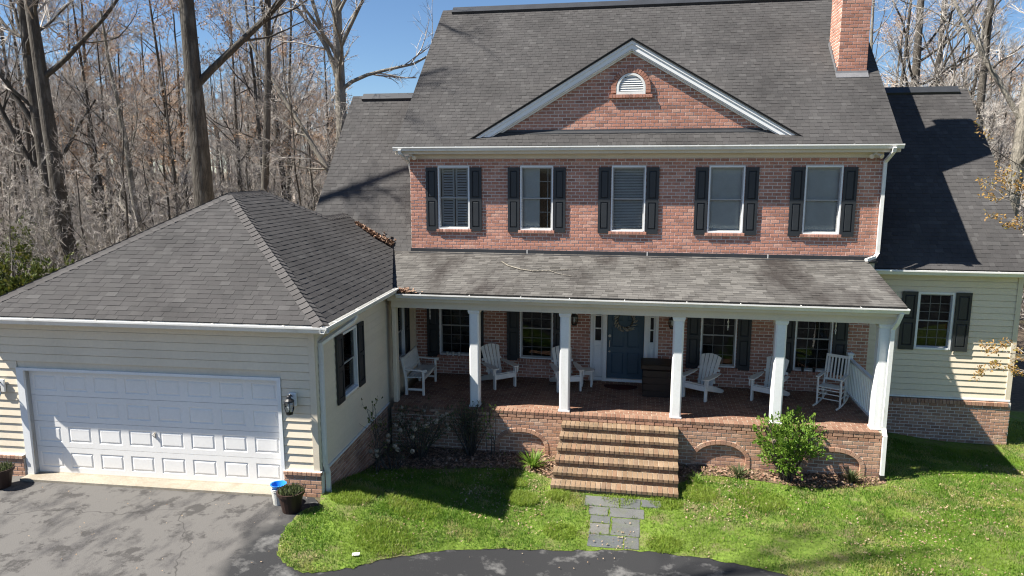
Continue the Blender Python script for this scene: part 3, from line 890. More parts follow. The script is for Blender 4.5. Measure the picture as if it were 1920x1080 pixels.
# half-round louvred vent
VC, VB, VR, VS = 5.56, 8.20, .345, .12
arc = lambda r, n=20: [(VC + r * math.cos(PI * i / n), VB + VS + r * math.sin(PI * i / n)) for i in range(n + 1)]
pv = MB(); P = [(VC + VR, VB)] + arc(VR) + [(VC - VR, VB)]
pv.prism(P, 'y', -.02, -.013)
vent = pv.build('gable_vent', 'dark', house, TR(0, PY, 0))
fr = MB(); O1 = [(VC + VR, VB)] + arc(VR) + [(VC - VR, VB)]; I1 = [(VC + VR - .055, VB)] + arc(VR - .055) + [(VC - VR + .055, VB)]
for i in range(len(O1) - 1):
    fr.prism([O1[i], O1[i + 1], I1[i + 1], I1[i]], 'y', -.065, -.02)
fr.bx(VC - VR, VC + VR, -.066, -.02, VB - .03, VB + .035)
fr.build('vent_frame', 'gutter', vent)
z = VB + .05
while z < VB + VS + VR - .09:
    hw = math.sqrt(max((VR - .05) ** 2 - max(z + .03 - VB - VS, 0) ** 2, .001))
    lv = MB(); lv.add([(VC - hw, -.052, z), (VC + hw, -.052, z), (VC + hw, -.024, z + .042), (VC - hw, -.024, z + .042), (VC - hw, -.052, z + .008), (VC + hw, -.052, z + .008), (VC + hw, -.024, z + .05), (VC - hw, -.024, z + .05)], [(0, 1, 5, 4), (4, 5, 6, 7), (3, 2, 1, 0)])
    lv.build('louvre', 'gutter', vent); z += .052
n = 19
for i in range(n):
    a = PI * (i + .5) / n; r = VR + .065
    o = link('brick', brick_mesh('brick'), vent); o.matrix_basis = TR(VC + r * math.cos(a), -.07, VB + VS + r * math.sin(a)) @ Matrix.Rotation(-(a - PI / 2), 4, 'Y') @ Matrix.Diagonal((.058, .065, .115, 1))
for sx in (-1, 1):
    for k in range(2):
        o = link('brick', brick_mesh('brick'), vent, loc=(VC + sx * (VR + .065), -.07, VB + .03 + k * .066)); o.scale = (.115, .065, .058)
for i in range(13):
    o = link('brick', brick_mesh('brick'), vent, loc=(VC - .475 + i * .0792, -.085, VB - .075)); o.scale = (.07, .08, .075)
MB().bx(VC - .49, VC + .49, -.065, -.013, VB - .11, VB - .035).build('vent_sill', 'mortar', vent)

# ---------------- chimney
CX0, CX1, CY0, CY1, CT = 10.62, 11.30, 1.72, 2.70, 11.68
ch = MB().bx(CX0 + .004, CX1 - .004, CY0 + .004, CY1 - .004, 8.2, CT + .3).build('chimney', 'mortar', house)
fr_rows = courses(CX0, CX1, 8.70, CT, ())
put_bricks(ch, [(a, b, c_, d_, f) for a, b, c_, d_, f in fr_rows], 'brick', y=CY0 - .006, most=150)
sd = MB().bx(.005, CY1 - CY0 - .005, .0005, .003, 8.3, CT).build('chimney_side', 'mortar', house, TR(CX0, CY1, 0) @ RZ(-PI / 2))
put_bricks(sd, courses(0, CY1 - CY0, 8.70, CT, (), phase=.05), 'brick', y=-.006, most=120)
cc = MB(); cc.bx(CX0 - .05, CX1 + .05, CY0 - .05, CY1 + .05, CT, CT + .09); cc.bx(CX0 - .10, CX1 + .10, CY0 - .10, CY1 + .10, CT + .09, CT + .30); cc.bx(CX0 + .1, CX1 - .1, CY0 + .15, CY1 - .15, CT + .30, CT + .42)
cc.build('chimney_cap', 'base_brick', house)
fl = MB(); roofz = lambda y: EZ + S1 * (y - EY)
fl.prism([(CY0 - .12, roofz(CY0 - .12) + .022), (CY0 - .008, roofz(CY0) + .02), (CY0 - .008, roofz(CY0) + .09), (CY0 - .02, roofz(CY0) + .09), (CY0 - .03, roofz(CY0) + .04), (CY0 - .12, roofz(CY0 - .12) + .034)], 'x', CX0 - .05, CX1 + .03)
for k in range(7):
    y = CY0 + k * .14; fl.bx(CX0 - .03, CX0 - .007, y, y + .145, roofz(y) + .01, roofz(y) + .19)
fl.build('chimney_flashing', 'lead', house)

# ---------------- left and right wings
SW = 1.13
def wing_roof(name, xa, xb, y_eave, y_top=3.85, z_e=4.187, SW=1.13, most=150):
    L_ = (y_top - y_eave) * math.hypot(1, SW)
    o = roof_plane(name, house, (xa, y_eave, z_e), (1, 0, 0), (0, 1, SW), [[(0, 0), (xb - xa, 0), (xb - xa, L_), (0, L_)]], .12, most=most)
    zt = z_e + SW * (y_top - y_eave)
    MB().prism([(y_top + .01, zt - .13), (y_top * 2 - y_eave, z_e - .1), (y_top * 2 - y_eave, z_e), (y_top + .01, zt)], 'x', xa, xb).build('rear_roof', 'roof_deck', house)
    MB().prism([(y_top - .16, zt - .165), (y_top, zt + .03), (y_top + .16, zt - .165), (y_top + .2, zt - .10), (y_top, zt + .075), (y_top - .2, zt - .10)], 'x', xa + .35, xb - .25).build('ridge_vent', 'flashing', house)
    return zt
zt = wing_roof('left_wing_roof', -3.05, .0, -.10)
ztr = wing_roof('right_wing_roof', 11.33, 14.87, .24, 4.83, 4.06, 1.0)
wl = MB(); wl.bx(-2.9, -.01, .35, 7.6, -.3, 4.15); wl.prism([(.35, 4.15), (7.6, 4.15), (3.85, zt - .25)], 'x', -2.9, -2.75)
wl.build('left_wing_wall', 'siding', house)
RWX, RWY = 14.80, .60
RWIN = (12.55, 13.37, 2.05, 3.46)
wr = MB(); holed_plate(wr, WALL_R - .1, RWX - .01, .2, 4.02, [RWIN], RWY + .03, RWY + .2); wr.bx(RWX - .2, RWX - .01, RWY + .2, 9.0, -.5, 4.02); wr.bx(WALL_R, RWX - .01, 8.9, 9.0, -.5, 4.0); wr.prism([(RWY + .03, 4.02), (9.0, 4.02), (4.83, ztr - .25)], 'x', RWX - .15, RWX - .011)
right_wall = wr.build('right_wing_wall', 'siding', house)
def siding_run(parent, x0, x1, z0, z1, y, expo=.152, holes=()):
    n = int(math.ceil((z1 - z0) / expo))
    for i in range(n):
        b = z0 + i * expo; t = min(b + expo - .011, z1)
        spans = [(x0, x1)]
        for hx0, hx1, hz0, hz1 in holes:
            if hz1 > b + .03 and hz0 < t - .03:
                ns = []
                for s0, s1 in spans:
                    if hx1 <= s0 or hx0 >= s1: ns.append((s0, s1)); continue
                    if hx0 > s0: ns.append((s0, hx0))
                    if hx1 < s1: ns.append((hx1, s1))
                spans = ns
        for s0, s1 in spans:
            if s1 - s0 < .04: continue
            MB().prism([(y, b + .008), (y - .021, b), (y - .023, b + .003), (y - .006, t), (y, t)], 'x', s0, s1).build('siding_board', 'siding', parent)
siding_run(right_wall, WALL_R - .08, RWX - .09, .86, 3.95, RWY + .02, .152, [RWIN])
MB().bx(RWX - .10, RWX + .012, RWY - .015, RWY + .06, .86, 3.96).build('corner_board', 'trim', house)
MB().bx(WALL_R - .05, RWX + .01, RWY - .03, RWY + .04, .825, .86).build('siding_sill', 'white', house)
window('wing_window', TR(RWIN[0], RWY + .01, RWIN[2]), RWIN[1] - RWIN[0], RWIN[3] - RWIN[2], (3, 3), None, sill_brick=False, casing=.05)
for sx in (RWIN[0] - .36, RWIN[1] + .02): shutter(TR(sx, RWY - .015, RWIN[2] - .02), .34, RWIN[3] - RWIN[2] + .03)
rb = MB().bx(WALL_R - .05, RWX + .03, RWY - .04, RWY + .2, -.6, .80).build('right_wing_base', 'mortar', house)
put_bricks(rb, courses(WALL_R - .05, RWX + .03, -.35, .70, (), phase=.1), 'base_brick', y=RWY - .048, most=200)
n = int((RWX + .10 - WALL_R) / .0815)
for i in range(n):
    o = link('brick', brick_mesh('base_brick'), rb, loc=(WALL_R - .02 + i * .0815, RWY - .08, .755)); o.scale = (.0725, .12, .10)
MB().prism([(.27, 3.93), (RWY + .0, 3.93), (RWY + .0, 3.95), (.27, 3.95)], 'x', WALL_R, 14.84).bx(WALL_R, 14.84, .25, .269, 3.90, 4.03).build('eave_board', 'trim', house)
gutter(TR(WALL_R + .02, .249, 4.035), 3.52)
MB().prism([(.26, 3.90), (.26, 4.02), (4.83, ztr - .03), (4.83, ztr - .19)], 'x', 14.80, 14.86).build('rake_board', 'trim', house)

# ---------------- porch
PEY = -2.79
SP = (4.275 - 3.665) / 2.79
porch_roof = roof_plane('porch_roof', house, (-.75, PEY, 3.665), (1, 0, 0), (0, 1, SP), [[(1.05, 0), (11.88, 0), (11.88, 2.87), (0, 2.87)]], .05, mat='porch_shingle', expo=.125, most=300, tab=(.13, .28))
po = MB(); po.bx(.3, 11.05, -2.765, -2.745, 3.46, 3.63); po.bx(.3, 11.05, -2.745, -2.64, 3.46, 3.49)
po.build('porch_eave_board', 'trim', house)
MB().bx(.34, 11.0, -2.64, -2.36, 3.285, 3.60).build('porch_beam', 'trim', house)
MB().bx(10.74, 11.0, -2.36, 0, 3.285, 3.58).build('porch_side_beam', 'trim', house)
MB().prism([(-2.74, 3.60), (0, 3.60), (0, 4.22), (-2.74, 3.635)], 'x', 10.96, 11.0).build('porch_gable_board', 'trim', house)
MB().bx(.34, 10.8, -2.36, -.0, 3.42, 3.45).build('porch_ceiling', 'trim', house)
gutter(TR(.53, -2.766, 3.645), 10.62)
# floor: rowlock border and paving bricks
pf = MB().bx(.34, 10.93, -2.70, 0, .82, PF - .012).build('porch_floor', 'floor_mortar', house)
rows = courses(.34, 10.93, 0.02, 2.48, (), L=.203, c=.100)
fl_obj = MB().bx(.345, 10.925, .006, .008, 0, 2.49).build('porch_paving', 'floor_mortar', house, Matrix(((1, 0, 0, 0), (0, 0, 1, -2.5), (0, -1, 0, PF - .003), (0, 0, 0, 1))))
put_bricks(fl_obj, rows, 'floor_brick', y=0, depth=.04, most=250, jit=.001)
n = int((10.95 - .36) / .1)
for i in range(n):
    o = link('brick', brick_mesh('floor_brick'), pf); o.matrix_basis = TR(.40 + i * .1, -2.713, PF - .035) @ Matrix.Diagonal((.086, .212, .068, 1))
# base wall with blind arches
ARCH = [(1.62, .52), (3.36, .52), (7.70, .52), (10.0, .52)]
ASP, ARISE, ATH = .22, .32, .095
def arch_holes(r_add):
    H = []
    for xc, a in ARCH:
        zz = -.1
        while zz < ASP + ARISE + r_add:
            zm = zz + .02
            if zm < ASP: hw = a + r_add
            else:
                q = 1 - ((zm - ASP) / (ARISE + r_add)) ** 2
                hw = (a + r_add) * math.sqrt(q) if q > 0 else 0
            if hw > .02: H.append((xc - hw, xc + hw, zz, zz + .0405))
            zz += .0405
    return H
pb = MB(); holed_plate(pb, .3, 10.94, -.1, .94, arch_holes(.05), -2.70, -2.64)
pb.bx(10.88, 10.93, -2.64, 0, -.1, .94)
base_wall = pb.build('porch_base', 'dark_mortar', house)
put_bricks(base_wall, courses(.3, 10.94, -.02, .952, arch_holes(ATH - .01) + [(4.28, 6.79, -.2, .868)]), 'base_brick', y=-2.708, depth=.04, most=300)
inf = MB().bx(.36, 10.85, -2.64, -2.60, -.1, .9).build('arch_infill', 'dark_mortar', house)
rr = []
for xc, a in ARCH: rr += courses(xc - a - .04, xc + a + .04, -.02, .60, (), phase=.07)
put_bricks(inf, rr, 'base_brick', y=-2.648, depth=.03, most=150)
for xc, a in ARCH:
    n = 16
    for i in range(n):
        t = PI * (i + .5) / n
        x = xc + (a + ATH / 2) * math.cos(t); z = ASP + (ARISE + ATH / 2) * math.sin(t)
        nx_, nz_ = math.cos(t) / a, math.sin(t) / ARISE; an = math.atan2(nz_, nx_)
        w = PI * math.hypot((a + .05) * math.sin(t), (ARISE + .05) * math.cos(t)) / n - .009
        o = link('brick', brick_mesh('base_brick'), base_wall); o.matrix_basis = TR(x, -2.722, z) @ Matrix.Rotation(-(an - PI / 2), 4, 'Y') @ Matrix.Diagonal((w, .07, ATH, 1))
    for sx in (-1, 1):
        for k in range(3):
            o = link('brick', brick_mesh('base_brick'), base_wall, loc=(xc + sx * (a + ATH / 2), -2.722, ASP - .045 - k * .08)); o.scale = (ATH, .07, .07)

# steps: six treads of rowlock bricks over a course of stretchers
SX0, SX1, NT, TD, RH = 4.28, 6.79, 6, .292, 1.02 / 7
sb = MB()
for k in range(NT):
    zt_ = PF - RH * (k + 1); y1 = -2.71 - TD * k; y0 = y1 - TD
    sb.bx(SX0 - .012 * k + .01, SX1 - .01 * k - .01, y0 + .031, y1 + (.0 if k == 0 else .05), -.1, zt_ - .012)
steps = sb.build('porch_steps', 'floor_mortar', house)
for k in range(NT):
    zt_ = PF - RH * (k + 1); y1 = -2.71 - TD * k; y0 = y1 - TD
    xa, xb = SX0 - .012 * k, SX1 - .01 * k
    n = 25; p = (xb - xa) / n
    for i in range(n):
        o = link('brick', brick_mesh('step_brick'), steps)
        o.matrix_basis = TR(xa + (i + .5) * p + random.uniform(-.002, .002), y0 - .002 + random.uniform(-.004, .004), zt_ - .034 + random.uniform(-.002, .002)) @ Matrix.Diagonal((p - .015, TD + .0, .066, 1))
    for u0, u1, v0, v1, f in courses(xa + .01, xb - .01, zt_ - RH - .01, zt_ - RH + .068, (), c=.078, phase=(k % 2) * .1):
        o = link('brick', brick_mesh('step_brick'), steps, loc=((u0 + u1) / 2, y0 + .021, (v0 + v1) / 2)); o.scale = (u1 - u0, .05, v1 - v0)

# columns, rail
def column(x, y, w=.225):
    h0, h1 = PF + .004, 3.284
    c_ = MB().cbx((0, 0, (h0 + h1) / 2), (w, w, h1 - h0)).build('porch_column', 'white', house, TR(x, y, 0))
    cp = MB(); cp.bx(-w / 2 - .02, w / 2 + .02, -w / 2 - .02, w / 2 + .02, h1 - .05, h1 - .001); cp.add([(sx * (w / 2 + (.019 if k else .003)), sy * (w / 2 + (.019 if k else .003)), h1 - (.051 if k else .10)) for k in (0, 1) for sx, sy in ((-1, -1), (1, -1), (1, 1), (-1, 1))], [(0, 1, 5, 4), (1, 2, 6, 5), (2, 3, 7, 6), (3, 0, 4, 7)])
    cp.build('capital', 'white', c_)
    MB().bx(-w / 2 - .012, w / 2 + .012, -w / 2 - .012, w / 2 + .012, h0 + .001, h0 + .03).build('base', 'white', c_)
    return c_
for x in (2.25, 4.30, 6.735, 8.82, 10.83): column(x, -2.47)
MB().cbx((.37, -2.50, (PF + 3.28) / 2), (.10, .18, 3.28 - PF)).build('corner_post', 'trim', house)
rail = MB().cbx((10.86, -1.32, PF + .92), (.09, 2.02, .06)).build('porch_railing', 'white', house)
MB().cbx((10.86, -1.32, PF + .10), (.06, 2.02, .05)).build('bottom_rail', 'white', rail)
bal = box_me('baluster', (.035, .035, .78), 'white')
for i in range(17): link('baluster', bal, rail, loc=(10.86, -2.25 + i * .116, PF + .51))
MB().cbx((10.86, -.28, PF + .52), (.12, .12, 1.03)).cbx((10.86, -.28, PF + 1.05), (.15, .15, .05)).build('newel_post', 'white', rail)

def downspout(pts, M=None, w=.075, d=.06):
    return MB().rsweep(pts, w, d).build('downspout', 'gutter', house, M)
downspout([(11.02, -2.83, 3.55), (10.98, -2.76, 3.34), (10.93, -2.68, 3.20), (10.93, -2.66, 1.1), (10.93, -2.77, .95), (10.93, -2.79, .12)])
MB().rsweep([(10.93, -2.79, .115), (10.93, -2.79, -.02)], .09, .08).build('drain_boot', 'iron', house)
downspout([(11.42, -.39, 6.86), (11.42, -.36, 6.78), (11.35, -.06, 6.55), (11.35, -.05, 4.45), (11.28, -.10, 4.36), (11.05, -.28, 4.31)])
downspout([(-.14, -.39, 6.86), (-.14, -.36, 6.78), (-.045, .10, 6.55), (-.06, .35, 6.2)])
def flood(x):
    b = MB().lathe([(.05, -.02), (.05, .02)], (x, -.17, EZ - .21), 10).build('flood_light', 'trim', house)
    for s in (-1, 1):
        MB().tube([(x, -.17, EZ - .22), (x + s * .07, -.20, EZ - .25), (x + s * .11, -.27, EZ - .29)], [.02, .03, .055], 10).build('lamp_head', 'trim', b)
flood(.10); flood(11.10)
# ------------------------------------------------------------------ attached garage (turned a little against the house)
GT = .041
GM = TR(.338, -6.579, 0) @ RZ(GT)
def gpt(x, y, z): return GM @ Vector((x, y, z))
GD0, GD1, GDZ0, GDZ1 = -5.66, -.71, .685, 2.70
GL = -6.55                                            # left end of the garage
gw = MB()
holed_plate(gw, GL, 0, .62, 3.62, [(GD0, GD1, .6, GDZ1)], .02, .14)
gw.bx(GL, GL + .12, .14, 6.9, 0, 3.62); gw.bx(GL, -.02, 6.75, 6.9, 0, 3.62)
garage = gw.build('garage_wall', 'siding', house, GM)
dh = (GD0 - .14, GD1 + .07, .5, GDZ1 + .06)
siding_run(garage, GL, -.085, 1.05, 3.60, .012, .152, [dh])
MB().bx(-.10, .012, -.022, .05, 1.05, 3.62).build('corner_board', 'trim', house, GM)
# side wall boards
GMS = GM @ RZ(PI / 2)                                  # local x runs back along the side wall, y into the wall
SWIN = (1.24, 2.05, 2.0, 3.28)
PWIN = (4.75, 5.45, 1.75, 3.12)
sm_ = MB(); holed_plate(sm_, .145, 6.74, -.1, 3.62, [SWIN, PWIN], .005, .13)
side = sm_.build('garage_side_wall', 'siding', house, GMS)
siding_run(side, .052, 6.56, 1.02, 3.60, .004, .152, [SWIN, PWIN])
MB().bx(.0, .052, -.018, .02, 1.05, 3.62).build('corner_board', 'trim', house, GMS)
MB().bx(.03, 4.0, -.045, .0, .975, 1.015).build('siding_sill', 'gutter', house, GMS)
MB().bx(6.40, 6.50, -.03, .003, 1.03, 3.42).build('corner_board', 'trim', house, GMS)
for W_ in (SWIN, PWIN):
    window('garage_window', GMS @ TR(W_[0], 0, W_[2]), W_[1] - W_[0], W_[3] - W_[2], None, None, sill_brick=False, casing=.045)
    for sx in (W_[0] - .345, W_[1] + .015):
        shutter(GMS @ TR(sx, -.022, W_[2] - .03), .33, W_[3] - W_[2] + .04)
# brick foundation on the side and the two piers beside the door
gb = MB().bx(.02, 3.95, -.012, .10, -.25, .972).build('garage_base', 'dark_mortar', house, GMS)
put_bricks(gb, courses(.02, 3.95, -.16, .975, ()), 'base_brick', y=-.022, depth=.03, most=100)
for name, a, b in (('garage_pier', -.66, .045), ('garage_pier', GL - .05, -5.84)):
    pr = MB().bx(a, b, -.035, .10, .3, .972).build(name, 'mortar', house, GM)
    put_bricks(pr, courses(a, b, .40, .967, ()), 'base_brick', y=-.045, depth=.05, most=60)
    n = int((b - a) / .0815); p = (b - a) / n
    for i in range(n):
        o = link('brick', brick_mesh('base_brick'), pr, loc=(a + (i + .5) * p, -.068, 1.006)); o.scale = (p - .009, .12, .062)
    MB().bx(a - .005, b + .008, -.05, .0, 1.038, 1.05).build('pier_sill', 'white', pr)
# overhead door: four sections of eight raised panels
jm = MB(); jm.bx(GD0 - .14, GD0 + .0, -.028, .16, .62, GDZ1 + .05); jm.bx(GD1, GD1 + .065, -.028, .16, .66, GDZ1 + .05); jm.bx(GD0 + .0, GD1, -.027, .16, GDZ1, GDZ1 + .05)
jm.build('garage_door_frame', 'white', house, GM)
DY = .10
NS, NP = 4, 8
sec_h = (GDZ1 - GDZ0) / NS
gd = MB().bx(GD0, GD1, DY + .03, DY + .06, GDZ0, GDZ1).build('garage_door', 'garage_door', house, GM)
pw = (GD1 - GD0) / NP
def raised(w, h):
    q0, q1, q2 = 0, .018, .05
    def ring(q, y): return [(-w / 2 + q, y, -h / 2 + q), (w / 2 - q, y, -h / 2 + q), (w / 2 - q, y, h / 2 - q), (-w / 2 + q, y, h / 2 - q)]
    V = ring(-.001, .0) + ring(.012, .011) + ring(.022, .011) + ring(.05, .001)
    F = [(12, 13, 14, 15)]
    for k in range(3):
        F += [(k * 4 + i, k * 4 + (i + 1) % 4, k * 4 + 4 + (i + 1) % 4, k * 4 + 4 + i) for i in range(4)]
    m = MB(); m.add(V, F); return m.me('door_panel', 'garage_door')
PW_, PH_ = pw * .76, sec_h * .60
pme = raised(PW_, PH_)
for s in range(NS):
    z0 = GDZ0 + s * sec_h + .002; z1 = GDZ0 + (s + 1) * sec_h - .004
    hl = [(GD0 + (i + .5) * pw - PW_ / 2, GD0 + (i + .5) * pw + PW_ / 2, (z0 + z1) / 2 - PH_ / 2, (z0 + z1) / 2 + PH_ / 2) for i in range(NP)]
    m = MB(); holed_plate(m, GD0 + .004, GD1 - .004, z0, z1, hl, DY, DY + .029)
    m.build('door_section', 'garage_door', gd)
    for i in range(NP):
        link('door_panel', pme, gd, loc=(GD0 + (i + .5) * pw, DY, (z0 + z1) / 2))
MB().tube([(-3.20, DY - .02, 1.57), (-3.235, DY - .03, 1.53), (-3.19, DY - .02, 1.48)], .009, 6).bx(-3.21, -3.18, DY - .01, DY - .001, 1.47, 1.58).build('door_handle', 'brass', gd)
MB().bx(GD0, GD1, DY - .004, DY + .05, GDZ0 - .022, GDZ0 - .001).build('bottom_seal', 'trim', gd)
# lanterns
def lantern(x, z, M, name='wall_lantern', s=1.0):
    b = MB().cbx((0, -.02, 0), (.14 * s, .04, .24 * s)).build(name, 'white', house, M @ TR(x, -.02, z))
    MB().tube([(0, -.04, .06), (0, -.12, .12 * s), (0, -.17, .06)], .013, 6).build('arm', 'iron', b)
    MB().lathe([(.02, .12), (.035, .10), (.045, .06), (.085, .03), (.092, .005), (.088, .0)], (0, -.17, 0), 10).build('cap', 'iron', b)
    MB().lathe([(.055, -.20), (.085, -.11), (.08, .0)], (0, -.17, 0), 10).build('glass', 'glass', b)
    c = MB()
    for k in range(6):
        a = 2 * PI * k / 6
        c.tube([(.084 * math.cos(a), -.17 + .084 * math.sin(a), 0), (.089 * math.cos(a), -.17 + .089 * math.sin(a), -.11), (.058 * math.cos(a), -.17 + .058 * math.sin(a), -.20)], .006, 5)
    c.lathe([(.06, -.20), (.06, -.225), (.02, -.235)], (0, -.17, 0), 10)
    c.build('cage', 'iron', b)
    MB().lathe([(.012, -.15), (.03, -.10), (.012, -.04)], (0, -.17, 0), 8).build('bulb', 'white', b)
lantern(-.42, 2.38, GM); lantern(-6.12, 2.40, GM)
lantern(4.30, 2.72, Matrix(), 'porch_lantern', .8); lantern(6.72, 2.72, Matrix(), 'porch_lantern', .8)
# garage roof
GE, GEZ, GSL = .30, 3.775, .616
def local_roof(name, x0y0, udir, vdir, pts, **kw):
    """pts in garage plan coordinates -> roof plane coordinates"""
    O = gpt(x0y0[0], x0y0[1], GEZ)
    R3 = RZ(GT).to_3x3()
    U = R3 @ Vector((udir[0], udir[1], 0)); Vp = R3 @ Vector((vdir[0], vdir[1], 0)) + Vector((0, 0, GSL))
    k = math.hypot(1, GSL)
    polys = []
    for P in pts:
        q = [((p[0] - x0y0[0]) * udir[0] + (p[1] - x0y0[1]) * udir[1], ((p[0] - x0y0[0]) * vdir[0] + (p[1] - x0y0[1]) * vdir[1]) * k) for p in P]
        ar = sum(q[i][0] * q[(i + 1) % len(q)][1] - q[(i + 1) % len(q)][0] * q[i][1] for i in range(len(q)))
        polys.append(q if ar > 0 else q[::-1])
    return roof_plane(name, house, O, U, Vp, polys, .05, **kw)
APX = -3.075; AY = APX * -1.0 + (GE - .345)
AY = -GE + (GE - APX)
LC = APX - (GE - APX)
g_front = local_roof('garage_front_roof', (LC, -GE), (1, 0), (0, 1), [[(LC, -GE), (GE, -GE), (APX, AY)]], most=300, expo=.122, tab=(.14, .27))
RB = 4.62
g_right = local_roof('garage_side_roof', (GE, -GE), (0, 1), (-1, 0), [[(GE, -GE), (GE, 3.62), (-.58, 6.6), (-2.02, 5.66), (APX, RB), (APX, AY)], [(-.58, 6.6), (-2.02, 7.1), (-2.02, 5.66)]], most=300, expo=.122, tab=(.14, .27))
local_roof('garage_left_roof', (LC, -GE), (0, 1), (1, 0), [[(LC, -GE), (LC, RB + 3.4), (APX, RB), (APX, AY)]], shingles=False)
zr = GEZ + GSL * (GE - APX)
R3 = RZ(GT).to_3x3()
nF = R3 @ Vector((0, -GSL, 1)); nR = R3 @ Vector((GSL, 0, 1)); nL = R3 @ Vector((-GSL, 0, 1)); nB = R3 @ Vector((0, GSL, 1))
cap_run(g_front and house, gpt(GE, -GE, GEZ), gpt(APX, AY, zr), nF, nR)
cap_run(house, gpt(LC, -GE, GEZ), gpt(APX, AY, zr), nL, nF)
cap_run(house, gpt(APX, AY - .05, zr), gpt(APX, RB + .1, zr), nL, nR, name='ridge_cap')
zc = GEZ + GSL * (GE + 2.02)
cap_run(house, gpt(-2.02, RB + (APX + 2.02) * -1, zc), gpt(APX, RB, zr), nR, nB)
cap_run(house, gpt(-2.02, 5.6, zc), gpt(-2.02, 7.05, zc), nL, nR, name='ridge_cap')
bk = MB(); bk.add([gpt(APX, RB, zr - .01), gpt(-2.02, 5.68, zc - .01), gpt(-2.02, 7.3, zc - .01), gpt(-4.5, 7.3, zc - 1.4), gpt(-4.6, 6.2, zc - 1.0)], [(0, 1, 2, 3, 4)])
bk.build('garage_rear_roof', 'roof_deck', house)
# eave boards and gutters
eb = MB(); eb.bx(GL - .1, GE - .02, -GE + .012, -GE + .03, GEZ - .15, GEZ - .02); eb.bx(GL - .1, GE - .03, -GE + .03, .015, GEZ - .15, GEZ - .135)
eb.bx(GE - .03, GE - .012, -GE + .012, 3.75, GEZ - .15, GEZ - .02); eb.bx(.0, GE - .03, .016, 3.75, GEZ - .15, GEZ - .135)
eb.build('garage_eave_board', 'trim', house, GM)
gutter(GM @ TR(GL - .15, -GE + .011, GEZ - .012), GE - GL + .15 + .11, (True, False))
gutter(GM @ TR(GE - .011, -GE - .11, GEZ - .012) @ RZ(PI / 2), 4.06 + .12, (False, True))
downspout([(GE + .06, 1.12, GEZ - .12), (GE + .02, 1.05, GEZ - .20), (.055, .16, GEZ - .42), (.055, .13, 1.15), (.10, .13, .98), (.10, .13, .62), (.22, .12, .50)], GM)
# concrete apron before the door
MB().bx(GD0 - .12, GD1 + .05, -.24, .2, .5, .668).build('apron', 'concrete', None, GM, kind='structure')

# ------------------------------------------------------------------ porch furniture
def adirondack(loc, rz, label):
    t = thing('adirondack_chair', label, 'chair', loc, rz, 'white slatted chairs on the porch')
    for sx in (-1, 1):
        MB().cbx((sx * .285, -.34, .265), (.045, .10, .53)).build('leg', 'furniture', t)
        ar = MB(); ar.prism([(sx * .215, -.45), (sx * .225, .0), (sx * .27, .34), (sx * .33, .34), (sx * .375, .0), (sx * .375, -.40), (sx * .34, -.46), (sx * .25, -.46)], 'z', .53, .555)
        ar.build('arm', 'furniture', t)
        MB().prism([(-.34, .50), (-.30, .525), (-.41, .525), (-.40, .42), (-.385, .36), (-.37, .36)], 'x', sx * .285 - .015 + sx * .05, sx * .285 + .015 + sx * .05).build('arm_bracket', 'furniture', t)
        MB().prism([(-.36, .375), (-.36, .27), (.52, .0), (.66, .0), (.64, .06), (.25, .215), (-.2, .37)], 'x', sx * .25 - .015, sx * .25 + .015).build('rear_leg', 'furniture', t)
    MB().cbx((0, -.375, .315), (.53, .025, .12)).build('apron_board', 'furniture', t)
    for i in range(6):
        f = i / 5; y = -.34 + f * .50; z = .385 - .15 * f
        MB().cbx((0, 0, 0), (.53, .083, .02)).build('seat_slat', 'furniture', t, TR(0, y, z) @ Matrix.Rotation(-.28, 4, 'X'))
    N_ = 5
    zt_ = lambda x: .80 - .95 * x * x
    for i in range(N_):
        f = i - 2
        bl, br_ = f * .078 - .032, f * .078 + .032; tl, tr_ = f * .108 - .045, f * .108 + .045; tm = f * .108
        MB().prism([(bl, 0), (br_, 0), (tr_, zt_(tr_)), (tm + .02, zt_(tm + .02)), (tm - .02, zt_(tm - .02)), (tl, zt_(tl))], 'y', -.009, .009).build('back_slat', 'furniture', t, TR(0, .17, .22) @ Matrix.Rotation(-.40, 4, 'X'))
    for z in (.12, .42):
        MB().cbx((0, .024, z), (.46 if z < .2 else .56, .025, .06)).build('back_rail', 'furniture', t, TR(0, .17, .22) @ Matrix.Rotation(-.40, 4, 'X'))
    return t
adirondack((2.45, -.78, PF), .69, 'white slatted porch chair standing before the shuttered window nearest the bench')
adirondack((4.15, -.74, PF), .35, 'white slatted porch chair beside a low white side table left of the blue door')
adirondack((7.42, -.86, PF), -.56, 'white slatted porch chair next to the dark storage box')
adirondack((8.98, -.85, PF), -.52, 'white slatted porch chair half hidden by a column, next to the rocking chair')

